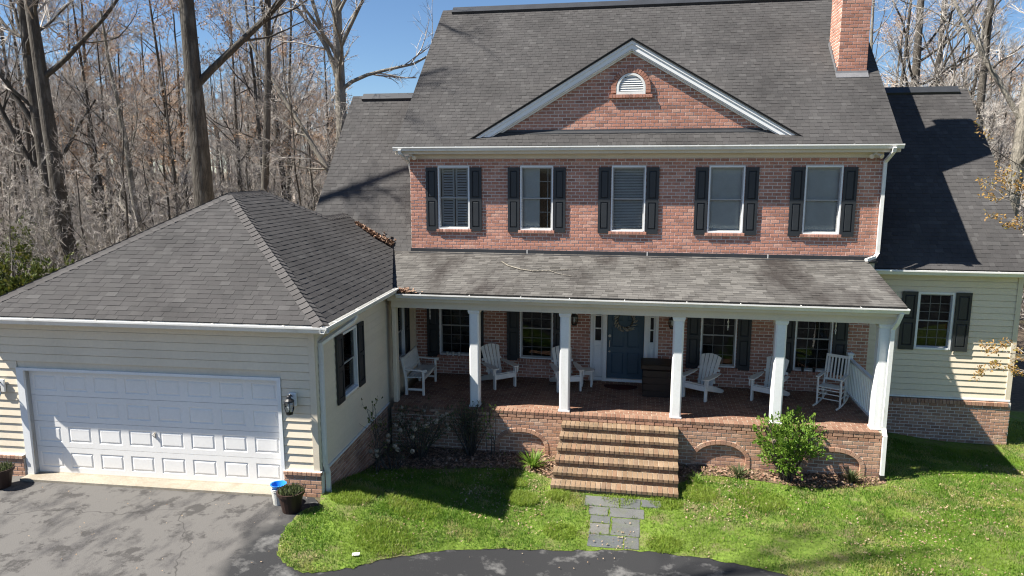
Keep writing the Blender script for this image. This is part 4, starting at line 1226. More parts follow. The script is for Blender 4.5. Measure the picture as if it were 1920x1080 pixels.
def bench(loc, rz):
    t = thing('garden_bench', 'white slatted two-seat bench with its back to the garage wall on the porch', 'bench', loc, rz)
    W = 1.22
    for sx in (-1, 1):
        MB().cbx((sx * (W / 2 - .03), -.22, .30), (.055, .055, .60)).build('leg', 'furniture', t)
        b = MB(); b.prism([(.17, 0), (.225, 0), (.235, .42), (.33, .92), (.28, .92), (.175, .42)], 'x', sx * (W / 2 - .03) - .027, sx * (W / 2 - .03) + .027); b.build('back_leg', 'furniture', t)
        a = MB(); a.prism([(-.30, .575), (-.315, .60), (-.30, .635), (-.26, .64), (-.22, .625), (.22, .645), (.25, .62), (-.2, .595), (-.26, .575)], 'x', sx * (W / 2 - .03) - .03, sx * (W / 2 - .03) + .03); a.build('arm', 'furniture', t)
        MB().cbx((sx * (W / 2 - .03), -.02, .14), (.03, .36, .05)).build('stretcher', 'furniture', t)
    MB().cbx((0, -.225, .40), (W - .11, .03, .07)).build('seat_rail', 'furniture', t)
    for i in range(6): MB().cbx((0, -.22 + i * .078, .445 - .004 * i), (W - .06, .068, .02)).build('seat_slat', 'furniture', t)
    BM = TR(0, .20, .46) @ Matrix.Rotation(-.19, 4, 'X')
    MB().cbx((0, .0, .43), (W - .08, .03, .07)).build('top_rail', 'furniture', t, BM)
    MB().cbx((0, .0, .06), (W - .08, .03, .05)).build('lower_rail', 'furniture', t, BM)
    for i in range(14): MB().cbx((-W / 2 + .10 + i * (W - .20) / 13, 0, .24), (.045, .015, .33)).build('back_slat', 'furniture', t, BM)
bench((.62, -1.40, PF), PI / 2 + .03)

def rocker(loc, rz):
    t = thing('rocking_chair', 'white spindle-back rocking chair near the porch railing', 'chair', loc, rz)
    tilt = Matrix.Rotation(-.12, 4, 'X')
    for sx in (-1, 1):
        x = sx * .25
        MB().tube([(x, -.50, .045), (x, -.25, .022), (x, 0, .022), (x, .3, .05), (x, .52, .11)], .022, 6).build('rocker', 'furniture', t)
        MB().tube([(x, -.24, .03), (x, -.245, .45), (x, -.25, .66)], [.022, .026, .02], 8).build('leg', 'furniture', t)
        MB().tube([(x * .94, .20, .04), (x * .94, .21, .42), (x * .96, .36, 1.10)], [.022, .024, .018], 8).build('back_post', 'furniture', t)
        MB().cbx((x, -.02, .675), (.085, .58, .022)).build('arm', 'furniture', t)
        for z in (.20, .32): MB().tube([(x, -.24, z), (x * .95, .20, z)], .011, 6).build('side_rung', 'furniture', t)
    for z in (.17, .29, .38): MB().tube([(-.25, -.245, z), (.25, -.245, z)], .012, 6).build('front_rung', 'furniture', t)
    for i in range(8): MB().cbx((0, -.25 + i * .062, .445 - .006 * i), (.50, .05, .018)).build('seat_slat', 'furniture', t)
    BM = TR(0, .21, .42) @ Matrix.Rotation(-.215, 4, 'X')
    MB().cbx((0, 0, .66), (.46, .025, .065)).build('top_rail', 'furniture', t, BM)
    MB().cbx((0, 0, .11), (.46, .025, .05)).build('lower_rail', 'furniture', t, BM)
    for i in range(6): MB().cbx((-.185 + i * .074, 0, .385), (.035, .014, .52)).build('back_slat', 'furniture', t, BM)
rocker((10.33, -.95, PF + .001), -.50)

t = thing('side_table', 'low white side table with scalloped edge left of the blue front door', 'table', (4.66, -.50, PF))
top = MB(); top.prism([(.20 * math.cos(a), .17 * math.sin(a)) for a in np.linspace(0, 2 * PI, 17)[:-1]], 'z', .40, .43); top.build('table_top', 'furniture', t)
for sx, sy in ((-1, -1), (1, -1), (1, 1), (-1, 1)):
    MB().cbx((sx * .12, sy * .10, .20), (.05, .03, .40)).build('leg', 'furniture', t)
MB().cbx((0, -.11, .35), (.22, .02, .09)).build('skirt', 'furniture', t)

t = thing('storage_box', 'dark brown resin storage box standing right of the blue front door', 'storage box', (6.42, -.88, PF))
MB().cbx((0, 0, .34), (.80, .60, .68)).build('body', 'box', t)
for i in range(4):
    MB().cbx((0, -.303, .09 + i * .165), (.78, .02, .145)).build('slat', 'box', t)
MB().cbx((0, -.01, .745), (.88, .68, .12)).build('lid', 'box', t)

m = MB(); m.prism([(.42 * math.cos(a), (.30 if math.sin(a) < 0 else .08) * math.sin(a)) for a in np.linspace(0, 2 * PI, 25)[:-1]], 'z', 0, .014)
tag(m.build('doormat', 'mat', None, TR(5.50, -.40, PF + .003)), 'dark red half-oval doormat before the blue front door', 'doormat')

wm = MB()
for i in range(150):
    a = random.random() * 2 * PI; r = .20 + random.uniform(-.04, .06)
    c = Vector((r * math.cos(a), random.uniform(-.05, -.005), r * math.sin(a)))
    d_ = (Vector((math.cos(a + .9), random.uniform(-.35, .1), math.sin(a + .9)))).normalized() * random.uniform(.06, .11)
    s_ = Vector((-d_.z, random.uniform(-.3, .3) * .1, d_.x)).normalized() * .014
    wm.add([c, c + d_ * .5 + s_, c + d_, c + d_ * .5 - s_], [(0, 1, 2, 3)])
wt = thing('door_wreath', 'round wreath of dry grey-green leaves hanging on the blue door', 'wreath', (5.57, .03, 2.62))
wm.build('leaves', 'wreath', wt)
MB().tube([(.19 * math.cos(a), -.012, .19 * math.sin(a)) for a in np.linspace(0, 2 * PI, 25)], .018, 6, False).build('ring', 'bark', wt)

def chain(x, label):
    c = MB()
    for i in range(11):
        z = 3.41 - i * .05
        pts = [(.012 * math.cos(a) * (1 if i % 2 else 0), .012 * math.cos(a) * (0 if i % 2 else 1), .03 * math.sin(a)) for a in np.linspace(0, 2 * PI, 9)]
        c.tube([(p[0], p[1], p[2] + z - 3.41) for p in pts], .006, 5, False)
    o = c.build('hanging_chain', 'gutter', None, TR(x, -1.9, 3.41)); tag(o, label, 'chain', 'plant chains hanging from the porch ceiling')
chain(1.03, 'thin metal plant chain hanging from the porch ceiling above the bench')
chain(7.83, 'thin metal plant chain hanging above the slatted chair by the storage box')
chain(10.06, 'thin metal plant chain hanging above the rocking chair')
def sill_pot(x, mat, label, r=.036, cat='pot'):
    p = MB().lathe([(r * .75, 0), (r, .08), (r * 1.12, .085), (r * 1.12, .10), (r * .9, .10), (r * .85, .07)], (0, 0, 0), 10)
    tag(p.build('sill_pot', mat, None, TR(x, -.088, LZ0 - .003)), label, cat, 'little pots on the porch window sills')
for x in (.95, 1.10, 1.26): sill_pot(x, 'pail', 'small white pot on the window sill behind the bench')
for x in (9.86, 10.12): sill_pot(x, 'iron', 'small black pot on the window sill behind the rocking chair')
# ------------------------------------------------------------------ small things by the garage and on the lawn
def pot(loc, label, r=.22, h=.36, seed=1):
    t = thing('plant_pot', label, 'plant pot', loc)
    MB().lathe([(r * .68, 0), (r * .95, h - .05), (r * 1.06, h - .05), (r * 1.08, h), (r * .95, h), (r * .9, h - .06), (r * .5, h - .07)], n=18).build('pot', 'terracotta', t)
    MB().lathe([(r * .90, h - .075), (r * .7, h - .035), (.02, h - .02)], n=12).build('soil', 'potsoil', t)
    rg = random.Random(seed); lf = MB()
    for i in range(420):
        a = rg.random() * 2 * PI; q = r * .85 * math.sqrt(rg.random())
        c = Vector((q * math.cos(a), q * math.sin(a), h - .05))
        d_ = Vector((rg.uniform(-.6, .6), rg.uniform(-.6, .6), rg.uniform(.5, 1.2))).normalized() * rg.uniform(.05, .16)
        s_ = d_.cross(Vector((rg.uniform(-1, 1), rg.uniform(-1, 1), .1))).normalized() * .009
        lf.add([c, c + d_ * .6 + s_, c + d_, c + d_ * .6 - s_], [(0, 1, 2, 3)])
    lf.build('plant', 'brush_leaf', t)
    return t
pot((.13, -7.27, float(gz(.13, -7.27)) + .006), 'brown pot of scrubby green seedlings beside a blue and white bucket')
pot((-5.55, -7.33, float(gz(-5.5, -7.3)) + .006), 'brown pot with a low green plant standing alone at the left door pier', seed=4)
bk = thing('bucket', 'dirty white bucket standing behind the brown pot at the garage corner', 'bucket', (-.21, -7.07, float(gz(-.2, -7.07)) + .006))
MB().lathe([(.09, 0), (.115, .24), (.122, .25), (.122, .27), (.11, .27), (.10, .19)], n=18).build('pail', 'pail', bk)
MB().tube([(.12 * math.cos(a), .12 * math.sin(a), .24 - .05 * math.sin(a)) for a in np.linspace(PI, 2 * PI, 9)], .005, 5, False).build('handle', 'gutter', bk)
bw = MB().lathe([(.085, 0), (.125, .085), (.14, .09), (.14, .098), (.12, .095), (.08, .015), (.02, .012)], n=20)
tag(bw.build('bowl', 'blue', None, TR(-.20, -7.07, float(gz(-.2, -7.07)) + .277)), 'bright blue plastic bowl resting on the white bucket', 'bowl')
pm = MB(); pm.bx(-.055, .055, -.035, .035, 0, .004)
tag(pm.build('paper_scrap', 'paper', None, TR(1.68, -8.25, float(gz(1.68, -8.25)) + .035) @ RZ(.3) @ Matrix.Rotation(.1, 4, 'X')), 'scrap of white paper lying in the grass by the driveway bend', 'paper')

# flagstone path: each slab a piece
path = link('stone_path', None, kind='structure')
SLABS = [(4.95, 5.60, -4.97, -4.55), (5.63, 6.0, -4.97, -4.55), (6.03, 6.40, -4.86, -4.57), (5.05, 5.41, -5.33, -5.0), (5.44, 6.08, -5.36, -5.0), (5.10, 5.46, -5.62, -5.36), (5.10, 5.46, -6.02, -5.65), (5.49, 6.0, -6.03, -5.39), (5.10, 5.70, -6.46, -6.06), (5.73, 5.98, -6.45, -6.07)]
for i, (a, b, c_, d_) in enumerate(SLABS):
    j = lambda: random.uniform(-.012, .012)
    P = [(a + j(), c_ + j()), ((a + b) / 2, c_ + j()), (b + j(), c_ + j()), (b + j(), (c_ + d_) / 2), (b + j(), d_ + j()), (a + j(), d_ + j()), (a + j(), (c_ + d_) / 2)]
    z = float(gz((a + b) / 2, (c_ + d_) / 2))
    MB().prism(P, 'z', z - .03, z + .016 + random.uniform(0, .008)).build('flagstone', 'stone', path)

# ------------------------------------------------------------------ grass, leaf litter
def scatter(n, x0, x1, y0, y1):
    return RNG.uniform(x0, x1, n), RNG.uniform(y0, y1, n)
def slab_mask(x, y, grow=0.0):
    r = np.zeros(x.shape, bool)
    for a, b, c_, d_ in SLABS: r |= (x > a - grow) & (x < b + grow) & (y > c_ - grow) & (y < d_ + grow)
    return r
def vnoise(x, y, s, seed=0):
    """smooth value noise"""
    g = np.random.default_rng(seed).random((64, 64))
    u = x * s + 17.3; v = y * s + 9.1
    i = np.floor(u).astype(int); j = np.floor(v).astype(int); fu = sstep(u - i); fv = sstep(v - j)
    G = lambda a, b: g[a % 64, b % 64]
    return (G(i, j) * (1 - fu) + G(i + 1, j) * fu) * (1 - fv) + (G(i, j + 1) * (1 - fu) + G(i + 1, j + 1) * fu) * fv
SB, SB2 = smooth_line(BED, 3), smooth_line(BED2, 3)
def on_lawn(x, y, soft=.15):
    m = inpoly(x, y, LAWN)
    w = RNG.normal(0, soft, x.shape)
    m &= ~(inpoly(x, y - w, SB) | inpoly(x, y - w, SB2))
    m &= ~((x > 4.15) & (x < 6.86) & (y > -4.47))
    m &= ~((y > -2.72) & (x < 11.0)) & ~((y > .05) & (x < 14.6)) & (x > .36)
    return m
def blades(name, x, y, hmin, hmax, width, mat, bend=.5, tone=None, **props):
    n = len(x)
    z = gz(x, y) + .008
    h = RNG.uniform(hmin, hmax, n) * (.6 + .8 * vnoise(x, y, 1.7, 3))
    a = RNG.uniform(0, 2 * PI, n); b = RNG.uniform(.1, 1, n) * bend
    d = np.stack([np.cos(a) * b, np.sin(a) * b, np.ones(n)], 1); d /= np.linalg.norm(d, axis=1)[:, None]
    a2 = RNG.uniform(0, 2 * PI, n); s = np.stack([np.cos(a2), np.sin(a2), np.zeros(n)], 1) * (width * RNG.uniform(.6, 1.3, n))[:, None]
    p = np.stack([x, y, z], 1)
    m = p + d * (h * .55)[:, None]
    tip = p + d * h[:, None]; tip[:, :2] += np.stack([np.cos(a), np.sin(a)], 1) * (h * b * .5)[:, None]; tip[:, 2] -= h * b * .2
    V = np.stack([p - s, p + s, m + s * .75, m - s * .75, tip], 1).reshape(-1, 3)
    i = np.arange(n) * 5
    Q = np.stack([i, i + 1, i + 2, i + 3], 1); T = np.stack([i + 3, i + 2, i + 4], 1)
    rv = RNG.random(n) if tone is None else tone
    return link(name, mesh_np(name, V, [Q, T], mat, rnd=np.concatenate([rv, rv])), **props)
gx, gy = scatter(500000, .36, 18.5, -9.5, 2.5)
k = on_lawn(gx, gy) & ~slab_mask(gx, gy, -.012)
dist = np.hypot(gx - CAM_POS.x, gy - CAM_POS.y)
keep = vnoise(gx, gy, .9, 5) * .5 + vnoise(gx, gy, 2.8, 6) * .5 + np.where(gx > 11, .12, 0)
dry = np.clip((vnoise(gx, gy, .5, 31) * .6 + vnoise(gx, gy, 1.9, 32) * .4 - .47) * 4.5, 0, 1)
k &= RNG.random(len(gx)) < np.clip((keep - .12) * 3.0, .15, 1) * np.where(gx > 15, .5, 1) * (1 - .55 * dry)
gx, gy, dry = gx[k], gy[k], dry[k]
tone = np.clip((vnoise(gx, gy, .8, 8) - .5) * .8 + (vnoise(gx, gy, 3.1, 12) - .5) * .55 + .36 + (RNG.random(len(gx)) - .5) * .35 + dry * .5, 0, .999)
g = blades('grass', gx, gy, .035, .085, .005, 'grass', .9, tone * .9, kind='stuff')
g['label'] = 'short bright green spring grass of the front lawn'; g['category'] = 'grass'
# lusher tufts
tx, ty = [], []
for cx_, cy_, r_, n_ in [(3.75, -5.05, .32, 2600), (3.55, -4.35, .2, 1200), (4.4, -4.72, .22, 700), (5.6, -4.56, .35, 500), (6.5, -4.62, .3, 700), (7.1, -4.1, .4, 1500), (6.4, -6.2, .3, 900), (8.3, -4.2, .5, 1500), (.9, -6.5, .4, 1600), (2.0, -6.4, .5, 1500), (1.9, -7.6, .5, 1500), (4.6, -6.1, .3, 900)]:
    q = r_ * np.sqrt(RNG.random(n_)) ; a = RNG.uniform(0, 2 * PI, n_); tx.append(cx_ + q * np.cos(a)); ty.append(cy_ + q * np.sin(a))
tx, ty = np.concatenate(tx), np.concatenate(ty)
m_ = ~((tx > 4.26) & (tx < 6.82) & (ty > -4.47)); tx, ty = tx[m_], ty[m_]
blades('grass', tx, ty, .06, .115, .005, 'grass', .9, RNG.random(len(tx)) * .22, kind='stuff', label='taller dark green tufts of grass standing in the lawn', category='grass')

def leaves(name, x, y, size, mat, z=None, lift=.0, **props):
    n = len(x)
    z = (gz(x, y) + .02 if z is None else z) + RNG.uniform(0, .03, n) + lift
    a = RNG.uniform(0, 2 * PI, n); L_ = RNG.uniform(*size, n); W = L_ * RNG.uniform(.3, .55, n)
    tilt = RNG.normal(0, .35, (n, 2)); curl = RNG.uniform(-.1, .35, n) * L_
    u = np.stack([np.cos(a), np.sin(a), tilt[:, 0]], 1); v = np.stack([-np.sin(a), np.cos(a), tilt[:, 1]], 1)
    p = np.stack([x, y, z], 1)
    up = np.zeros((n, 3)); up[:, 2] = 1
    e0 = p - u * (L_ / 2)[:, None] + up * curl[:, None]; e1 = p + u * (L_ / 2)[:, None] + up * curl[:, None]
    s0 = p - v * W[:, None] * .9 + up * (curl * .6)[:, None]; s1 = p + v * W[:, None] * .9 + up * (curl * .3)[:, None]
    V = np.stack([e0, s0, e1, s1, p], 1).reshape(-1, 3)
    i = np.arange(n) * 5
    T = np.concatenate([np.stack([i + a_, i + b_, i + 4], 1) for a_, b_ in ((0, 1), (1, 2), (2, 3), (3, 0))])
    r = RNG.random(n)
    return link(name, mesh_np(name, V, [T], mat, rnd=np.tile(r, 4)), kind='stuff', **props)
lx, ly = scatter(44000, .4, 16, -9, 0)
k = on_lawn(lx, ly) & (RNG.random(44000) < np.clip((vnoise(lx, ly, .55, 21) - .5) * 1.4 + (vnoise(lx, ly, 2.2, 22) - .55) * .8, .02, .5))
# more of them left of the steps
ax, ay = scatter(700, 2.6, 4.3, -6.2, -2.9); kk = ~((ax > 4.2) & (ay > -4.4))
bx_, by_ = scatter(420, 6.8, 8.2, -5.2, -2.9)
leaves('leaf_litter', np.concatenate([lx[k], ax[kk], bx_]), np.concatenate([ly[k], ay[kk], by_]), (.022, .05), 'dead_leaf', label='dry tan leaves scattered over the lawn', category='leaf litter')
mx_, my_ = scatter(6500, .4, 11.1, -4.7, -2.72)
k = inpoly(mx_, my_, SB) | inpoly(mx_, my_, SB2)
leaves('leaf_litter', mx_[k], my_[k], (.035, .08), 'red_leaf', label='russet fallen leaves covering the beds along the porch', category='leaf litter')
dx_, dy_ = scatter(150, -6, 9, -9.5, -6.4); k = inpoly(dx_, dy_, DRIVE); leaves('leaf_litter', dx_[k], dy_[k], (.015, .035), 'dead_leaf', label='a few small leaves lying on the asphalt', category='leaf litter')
# leaves caught in the roof valley and at the gutter corner
t_ = RNG.random(900); w_ = RNG.normal(0, .075, 900) * (.35 + .9 * np.sin(np.clip(t_, 0, 1) * PI * .8 + .3))
vx = -1.55 + t_ * 1.0 + w_ * .3; vy = .13 + t_ * -.06 + w_ * .9
rz = np.maximum(4.30 + 1.13 * vy, [float((GEZ + GSL * (GE - (GM.inverted() @ Vector((a, b, 0))).x))) for a, b in zip(vx, vy)]) + .03
leaves('leaf_drift', vx, vy, (.05, .11), 'red_leaf', z=rz, label='drift of russet leaves caught in the roof valley above the garage', category='leaf litter')
vx = .55 + np.abs(RNG.normal(0, .16, 260)); vy = -2.87 + np.abs(RNG.normal(0, .09, 260)); leaves('leaf_drift', vx, vy, (.04, .09), 'red_leaf', z=3.665 + SP * (vy - PEY) + .02, label='small drift of leaves at the porch gutter corner', category='leaf litter')
# fallen branch on the porch roof
pz = lambda x, y: (x, y, 3.665 + SP * (y - PEY) + .035)
br = MB().tube([pz(2.53, -.73), pz(2.75, -1.02), pz(3.1, -1.25), pz(3.42, -1.36), pz(3.8, -1.30), pz(4.15, -1.22), pz(4.4, -1.12)], [.012, .018, .016, .015, .012, .009, .005], 6)
br.tube([pz(3.8, -1.30), pz(4.05, -1.5), pz(4.4, -1.62)], [.009, .006, .003], 5); br.tube([pz(3.42, -1.36), pz(3.6, -1.1), pz(3.95, -.95)], [.008, .006, .003], 5)
tag(br.build('fallen_branch', 'pale_bark', None), 'crooked pale dead branch lying on the porch roof', 'branch')

# ------------------------------------------------------------------ plants in the beds
def norm(v): return v / np.maximum(np.linalg.norm(v, axis=-1, keepdims=True), 1e-9)
def tubes_np(P, R, S):
    """P (N,K,3), R (N,K) -> verts, quads"""
    N_, K, _ = P.shape
    T = np.gradient(P, axis=1); T = norm(T)
    ref = np.tile(np.array([.31, .17, .93]), (N_, 1)); bad = np.abs((T[:, 0] * ref).sum(1)) > .9; ref[bad] = [1, 0, 0]
    U = norm(np.cross(T, ref[:, None])); W = np.cross(T, U)
    an = np.arange(S) * 2 * PI / S
    V = P[:, :, None] + (U[:, :, None] * np.cos(an)[None, None, :, None] + W[:, :, None] * np.sin(an)[None, None, :, None]) * R[:, :, None, None]
    b = (np.arange(N_) * K * S)[:, None, None] + (np.arange(K - 1) * S)[None, :, None]
    i = np.arange(S)[None, None]; j = (np.arange(S) + 1) % S
    Q = np.stack([b + i, b + j, b + S + j, b + S + i], -1).reshape(-1, 4)
    return V.reshape(-1, 3), Q
def walk(p0, d0, L_, K, wob, up, rg, pull=None):
    """polylines that wander; all arrays over N"""
    N_ = len(p0); P = np.zeros((N_, K, 3)); P[:, 0] = p0; d = norm(d0); st = (L_ / (K - 1))[:, None]
    for k in range(1, K):
        d = norm(d + rg.normal(0, wob, (N_, 3)) + np.array([0, 0, up]))
        P[:, k] = P[:, k - 1] + d * st
    return P
def sprout(P, R, L_, M_, t0, t1, ang, lf, rf, K, wob, up, rg, rmin=.002, tp=1.0):
    """children of every polyline"""
    N_, Kp, _ = P.shape
    t = np.sort(rg.uniform(t0, t1, (N_, M_)), 1) ** tp
    f = t * (Kp - 1); i = np.clip(f.astype(int), 0, Kp - 2); w = (f - i)[..., None]
    n = np.arange(N_)[:, None]
    p = P[n, i] * (1 - w) + P[n, i + 1] * w
    T = norm(P[n, i + 1] - P[n, i])
    r = R[n, i] * (1 - w[..., 0]) + R[n, i + 1] * w[..., 0]
    perp = norm(np.cross(T, rg.normal(0, 1, T.shape)))
    a = rg.uniform(ang[0], ang[1], t.shape)[..., None]
    d = T * np.cos(a) + perp * np.sin(a)
    L2 = L_[:, None] * rg.uniform(lf[0], lf[1], t.shape) * (1.15 - .6 * t)
    r2 = np.maximum(np.minimum(r * rf, r * .85), rmin)
    p, d, L2, r2 = p.reshape(-1, 3), d.reshape(-1, 3), L2.ravel(), r2.ravel()
    P2 = walk(p, d, L2, K, wob, up, rg)
    R2 = r2[:, None] * np.linspace(1, .35, K)[None]
    return P2, R2, L2
def join(parts):
    V = []; Q = []; n = 0
    for v, q in parts:
        V.append(v); Q.append(q + n); n += len(v)
    return np.concatenate(V), np.concatenate(Q)

def leaf_quads(p, d, size, rg, width=.55, fold=.25):
    n = len(p); L_ = rg.uniform(size[0], size[1], n)[:, None]
    d = norm(d + rg.normal(0, .5, (n, 3))); s = norm(np.cross(d, rg.normal(0, 1, (n, 3)))); up = np.cross(s, d)
    a = p; c = p + d * L_; m = p + d * L_ * .5
    l = m + s * L_ * width / 2 + up * L_ * fold * .3; r = m - s * L_ * width / 2 + up * L_ * fold * .3
    V = np.stack([a, l, c, r], 1).reshape(-1, 3); i = np.arange(n) * 4
    return V, np.stack([i, i + 1, i + 2, i + 3], 1)
def shrub(name, label, loc, h, spread, stems, leafn, size, leafm, stemm, seed, heads=0, cat='shrub', group=None):
    rg = np.random.default_rng(seed)
    t = thing(name, label, cat, loc, 0, group)
    a = rg.uniform(0, 2 * PI, stems); q = rg.uniform(0, .12, stems)
    p0 = np.stack([q * np.cos(a), q * np.sin(a), np.zeros(stems)], 1); o_ = rg.uniform(.15, 1, stems) * spread
    d0 = np.stack([np.cos(a) * o_, np.sin(a) * o_, np.full(stems, h)], 1)
    L_ = np.linalg.norm(d0, axis=1) * rg.uniform(.75, 1.1, stems)
    P = walk(p0, d0, L_, 7, .07, .02, rg); R = np.linspace(.012, .004, 7)[None].repeat(stems, 0)
    P2, R2, L2 = sprout(P, R, L_, 5, .25, .98, (.4, .9), (.25, .5), .6, 5, .12, .05, rg)
    P3, R3, L3 = sprout(P2, R2, L2, 3, .3, 1, (.4, 1.0), (.3, .6), .6, 3, .1, .05, rg)
    V, Q = join([tubes_np(P, R, 5), tubes_np(P2, R2, 4), tubes_np(P3, R3, 3)])
    link('stem', mesh_np('stem', V, [Q], stemm, smooth=True), t)
    if leafn:
        src = np.concatenate([P2[:, 2:].reshape(-1, 3), P3[:, 1:].reshape(-1, 3), P[:, 5:].reshape(-1, 3)])
        k = rg.integers(0, len(src), leafn)
        lp = src[k] + rg.normal(0, .018, (leafn, 3)); ctr = np.array([0, 0, h * .4])
        V, Q = leaf_quads(lp, norm(lp - ctr) * .8 + [0, 0, .25], size, rg)
        link('leaf_mass', mesh_np('leaf_mass', V, [Q], leafm, rnd=rg.random(len(Q))), t)
    for k in rg.permutation(len(P))[:heads]:
        hm = MB(); c = Vector(P[k, -1])
        for _ in range(30):
            n_ = Vector(rg.normal(0, 1, 3)).normalized(); e = c + n_ * .045; u_ = n_.orthogonal().normalized() * .016; s_ = n_.cross(u_)
            hm.add([c, e - u_ - s_, e + u_ - s_, e + u_ + s_, e - u_ + s_], [(0, 1, 2), (0, 3, 4), (1, 2, 3, 4)])
        hm.build('flower_head', 'dry_flower', t)
    return t
def G(x, y, dz=.012): return (x, y, float(gz(x, y)) + dz)
shrub('hydrangea_shrub', 'leafy bright green shrub growing before the porch base right of the steps', G(8.98, -3.12), 1.10, .76, 40, 4800, (.045, .09), 'shrub_leaf', 'bark', 3, 3)
shrub('hydrangea_shrub', 'bare-stemmed shrub with dried flower heads in the shaded corner by the garage', G(1.15, -3.35), .95, .8, 24, 800, (.035, .07), 'brush_leaf', 'bark', 5, 20)
shrub('hydrangea_shrub', 'low bare shrub with dried flower heads against the garage foundation', G(.85, -4.35), .6, .5, 14, 120, (.03, .06), 'brush_leaf', 'bark', 6, 10)
shrub('twiggy_shrub', 'thin upright twiggy shrub in the shade below the first porch column', G(2.25, -3.0), 1.05, .5, 30, 900, (.03, .06), 'brush_leaf', 'bark', 8)
shrub('sapling_sprig', 'single leafy green sprig reaching up to the porch edge left of the steps', G(2.72, -2.95), 1.2, .12, 3, 40, (.05, .09), 'shrub_leaf', 'bark', 9, cat='plant')
shrub('sapling_sprig', 'small dark leafy sprig against the pale garage side wall', G(.62, -4.6, .0), 1.35, .15, 4, 60, (.05, .09), 'holly_leaf', 'bark', 10, cat='plant')
def tuft(loc, label, n, h, spread, mat, seed, w=.012):
    rg = np.random.default_rng(seed)
    t = thing('leafy_tuft', label, 'plant', loc)
    a = rg.uniform(0, 2 * PI, n); o_ = rg.uniform(.1, 1, n) * spread
    d0 = np.stack([np.cos(a) * o_, np.sin(a) * o_, np.full(n, h)], 1); L_ = np.linalg.norm(d0, axis=1) * rg.uniform(.7, 1.15, n)
    P = walk(np.stack([np.cos(a) * .05, np.sin(a) * .05, np.zeros(n)], 1) * rg.uniform(0, 1, (n, 1)), d0, L_, 6, .06, -.16, rg)
    s = np.stack([-np.sin(a), np.cos(a), np.zeros(n)], 1)[:, None] * (np.array([.7, 1, 1, .8, .5, .05]) * w)[None, :, None]
    V = np.stack([P - s, P + s], 2).reshape(-1, 3)
    b = (np.arange(n) * 12)[:, None] + (np.arange(5) * 2)[None]
    Q = np.stack([b, b + 1, b + 3, b + 2], -1).reshape(-1, 4)
    link('blade', mesh_np('blade', V, [Q], mat, rnd=np.repeat(rg.random(n), 5)), t)
tuft(G(3.72, -3.4), 'arching tuft of strappy green leaves left of the brick steps', 110, .38, .35, 'shrub_leaf', 21)
tuft(G(10.28, -3.02), 'small spiky dark green tuft under the right-hand blind arch', 60, .36, .25, 'brush_leaf', 22)
tuft(G(8.05, -3.08), 'low spiky green tuft at the left foot of the leafy shrub', 60, .26, .3, 'brush_leaf', 23)
tuft(G(7.15, -3.55), 'fine grassy tuft at the right foot of the brick steps', 60, .22, .25, 'shrub_leaf', 24, .006)

# ------------------------------------------------------------------ trees
def tree_mesh(seed, H, r0, lean=(0, 0), first=.35, limbs=16, limb_len=.30, up=.07, fine=(6, 6, 3), sub=(.4, .95), tw=.0045, wob=.05, forks=None, buds=0, low=False):
    """bare deciduous tree; returns (trunk mesh arrays, crown mesh arrays, bud arrays)"""
    rg = np.random.default_rng(seed)
    K = 16
    tt = np.linspace(0, 1, K)
    P = np.zeros((1, K, 3)); P[0, :, 2] = tt * H
    wv = np.cumsum(rg.normal(0, wob * H / K * .6, (K, 2)), 0); wv -= wv[0]
    P[0, :, 0] = lean[0] * tt * H + wv[:, 0] * .6; P[0, :, 1] = lean[1] * tt * H + wv[:, 1] * .6
    R = (r0 * (1 - .80 * tt ** .9))[None].copy(); R[0, 0] *= 1.35; R[0, 1] *= 1.08
    S_ = (4, 4, 3, 3, 3) if low else (10, 8, 6, 4, 3)
    tr = [tubes_np(P, R, S_[0])]
    L0 = np.array([H])
    stems = [(P, R, L0)]
    if forks:
        for ft, fl, fa in forks:                        # (height fraction, length, direction)
            i = int(ft * (K - 1)); p0 = P[0, i][None]
            Pf = walk(p0, np.array([fa], float), np.array([fl]), 12, .05, .05, rg)
            Rf = (R[0, i] * .48 * (1 - .8 * np.linspace(0, 1, 12)))[None]
            tr.append(tubes_np(Pf, Rf, S_[1])); stems.append((Pf, Rf, np.array([fl])))
    crown = []; tips = []
    for si, (p, r, l) in enumerate(stems):
        m = limbs if si == 0 else max(limbs // 2, 5)
        P1, R1, L1 = sprout(p, r, l if si == 0 else l * 1.3, m, first if si == 0 else .2, 1.0, (.55, 1.15), (limb_len * .55, limb_len * 1.2), .40, 9, .12, up, rg, .01)
        tr.append(tubes_np(P1[:, ::2] if low else P1, R1[:, ::2] if low else R1, S_[2]))
        P2, R2, L2 = sprout(P1, R1, L1, fine[0], .2, 1.0, (.4, 1.0), (.3, .62), .55, 6, .13, up * .6, rg, .006)
        crown.append(tubes_np(P2[:, [0, 3, 5]] if low else P2, R2[:, [0, 3, 5]] if low else R2, S_[3]))
        P3, R3, L3 = sprout(P2, R2, L2, fine[1], .15, 1.0, (.4, 1.0), (.3, .65), .55, 4, .14, up * .5, rg, tw)
        crown.append(tubes_np(P3[:, [0, 3]] if low else P3, (R3[:, [0, 3]] if low else R3) + tw * .3, 3))
        if fine[2]:
            P4, R4, L4 = sprout(P3, R3, L3, fine[2], .15, 1.0, (.4, 1.0), (.4, .8), .7, 3, .15, .03, rg, tw)
            crown.append(tubes_np(P4, R4 + tw * .2, 3)); tips.append(P4[:, -1])
        else: tips.append(P3[:, -1])
    bd = None
    if buds:
        src = np.concatenate(tips); k = rg.integers(0, len(src), buds)
        bd = leaf_quads(src[k] + rg.normal(0, .05, (buds, 3)), rg.normal(0, 1, (buds, 3)), (.05, .12), rg, .7)
    return join(tr), join(crown), bd
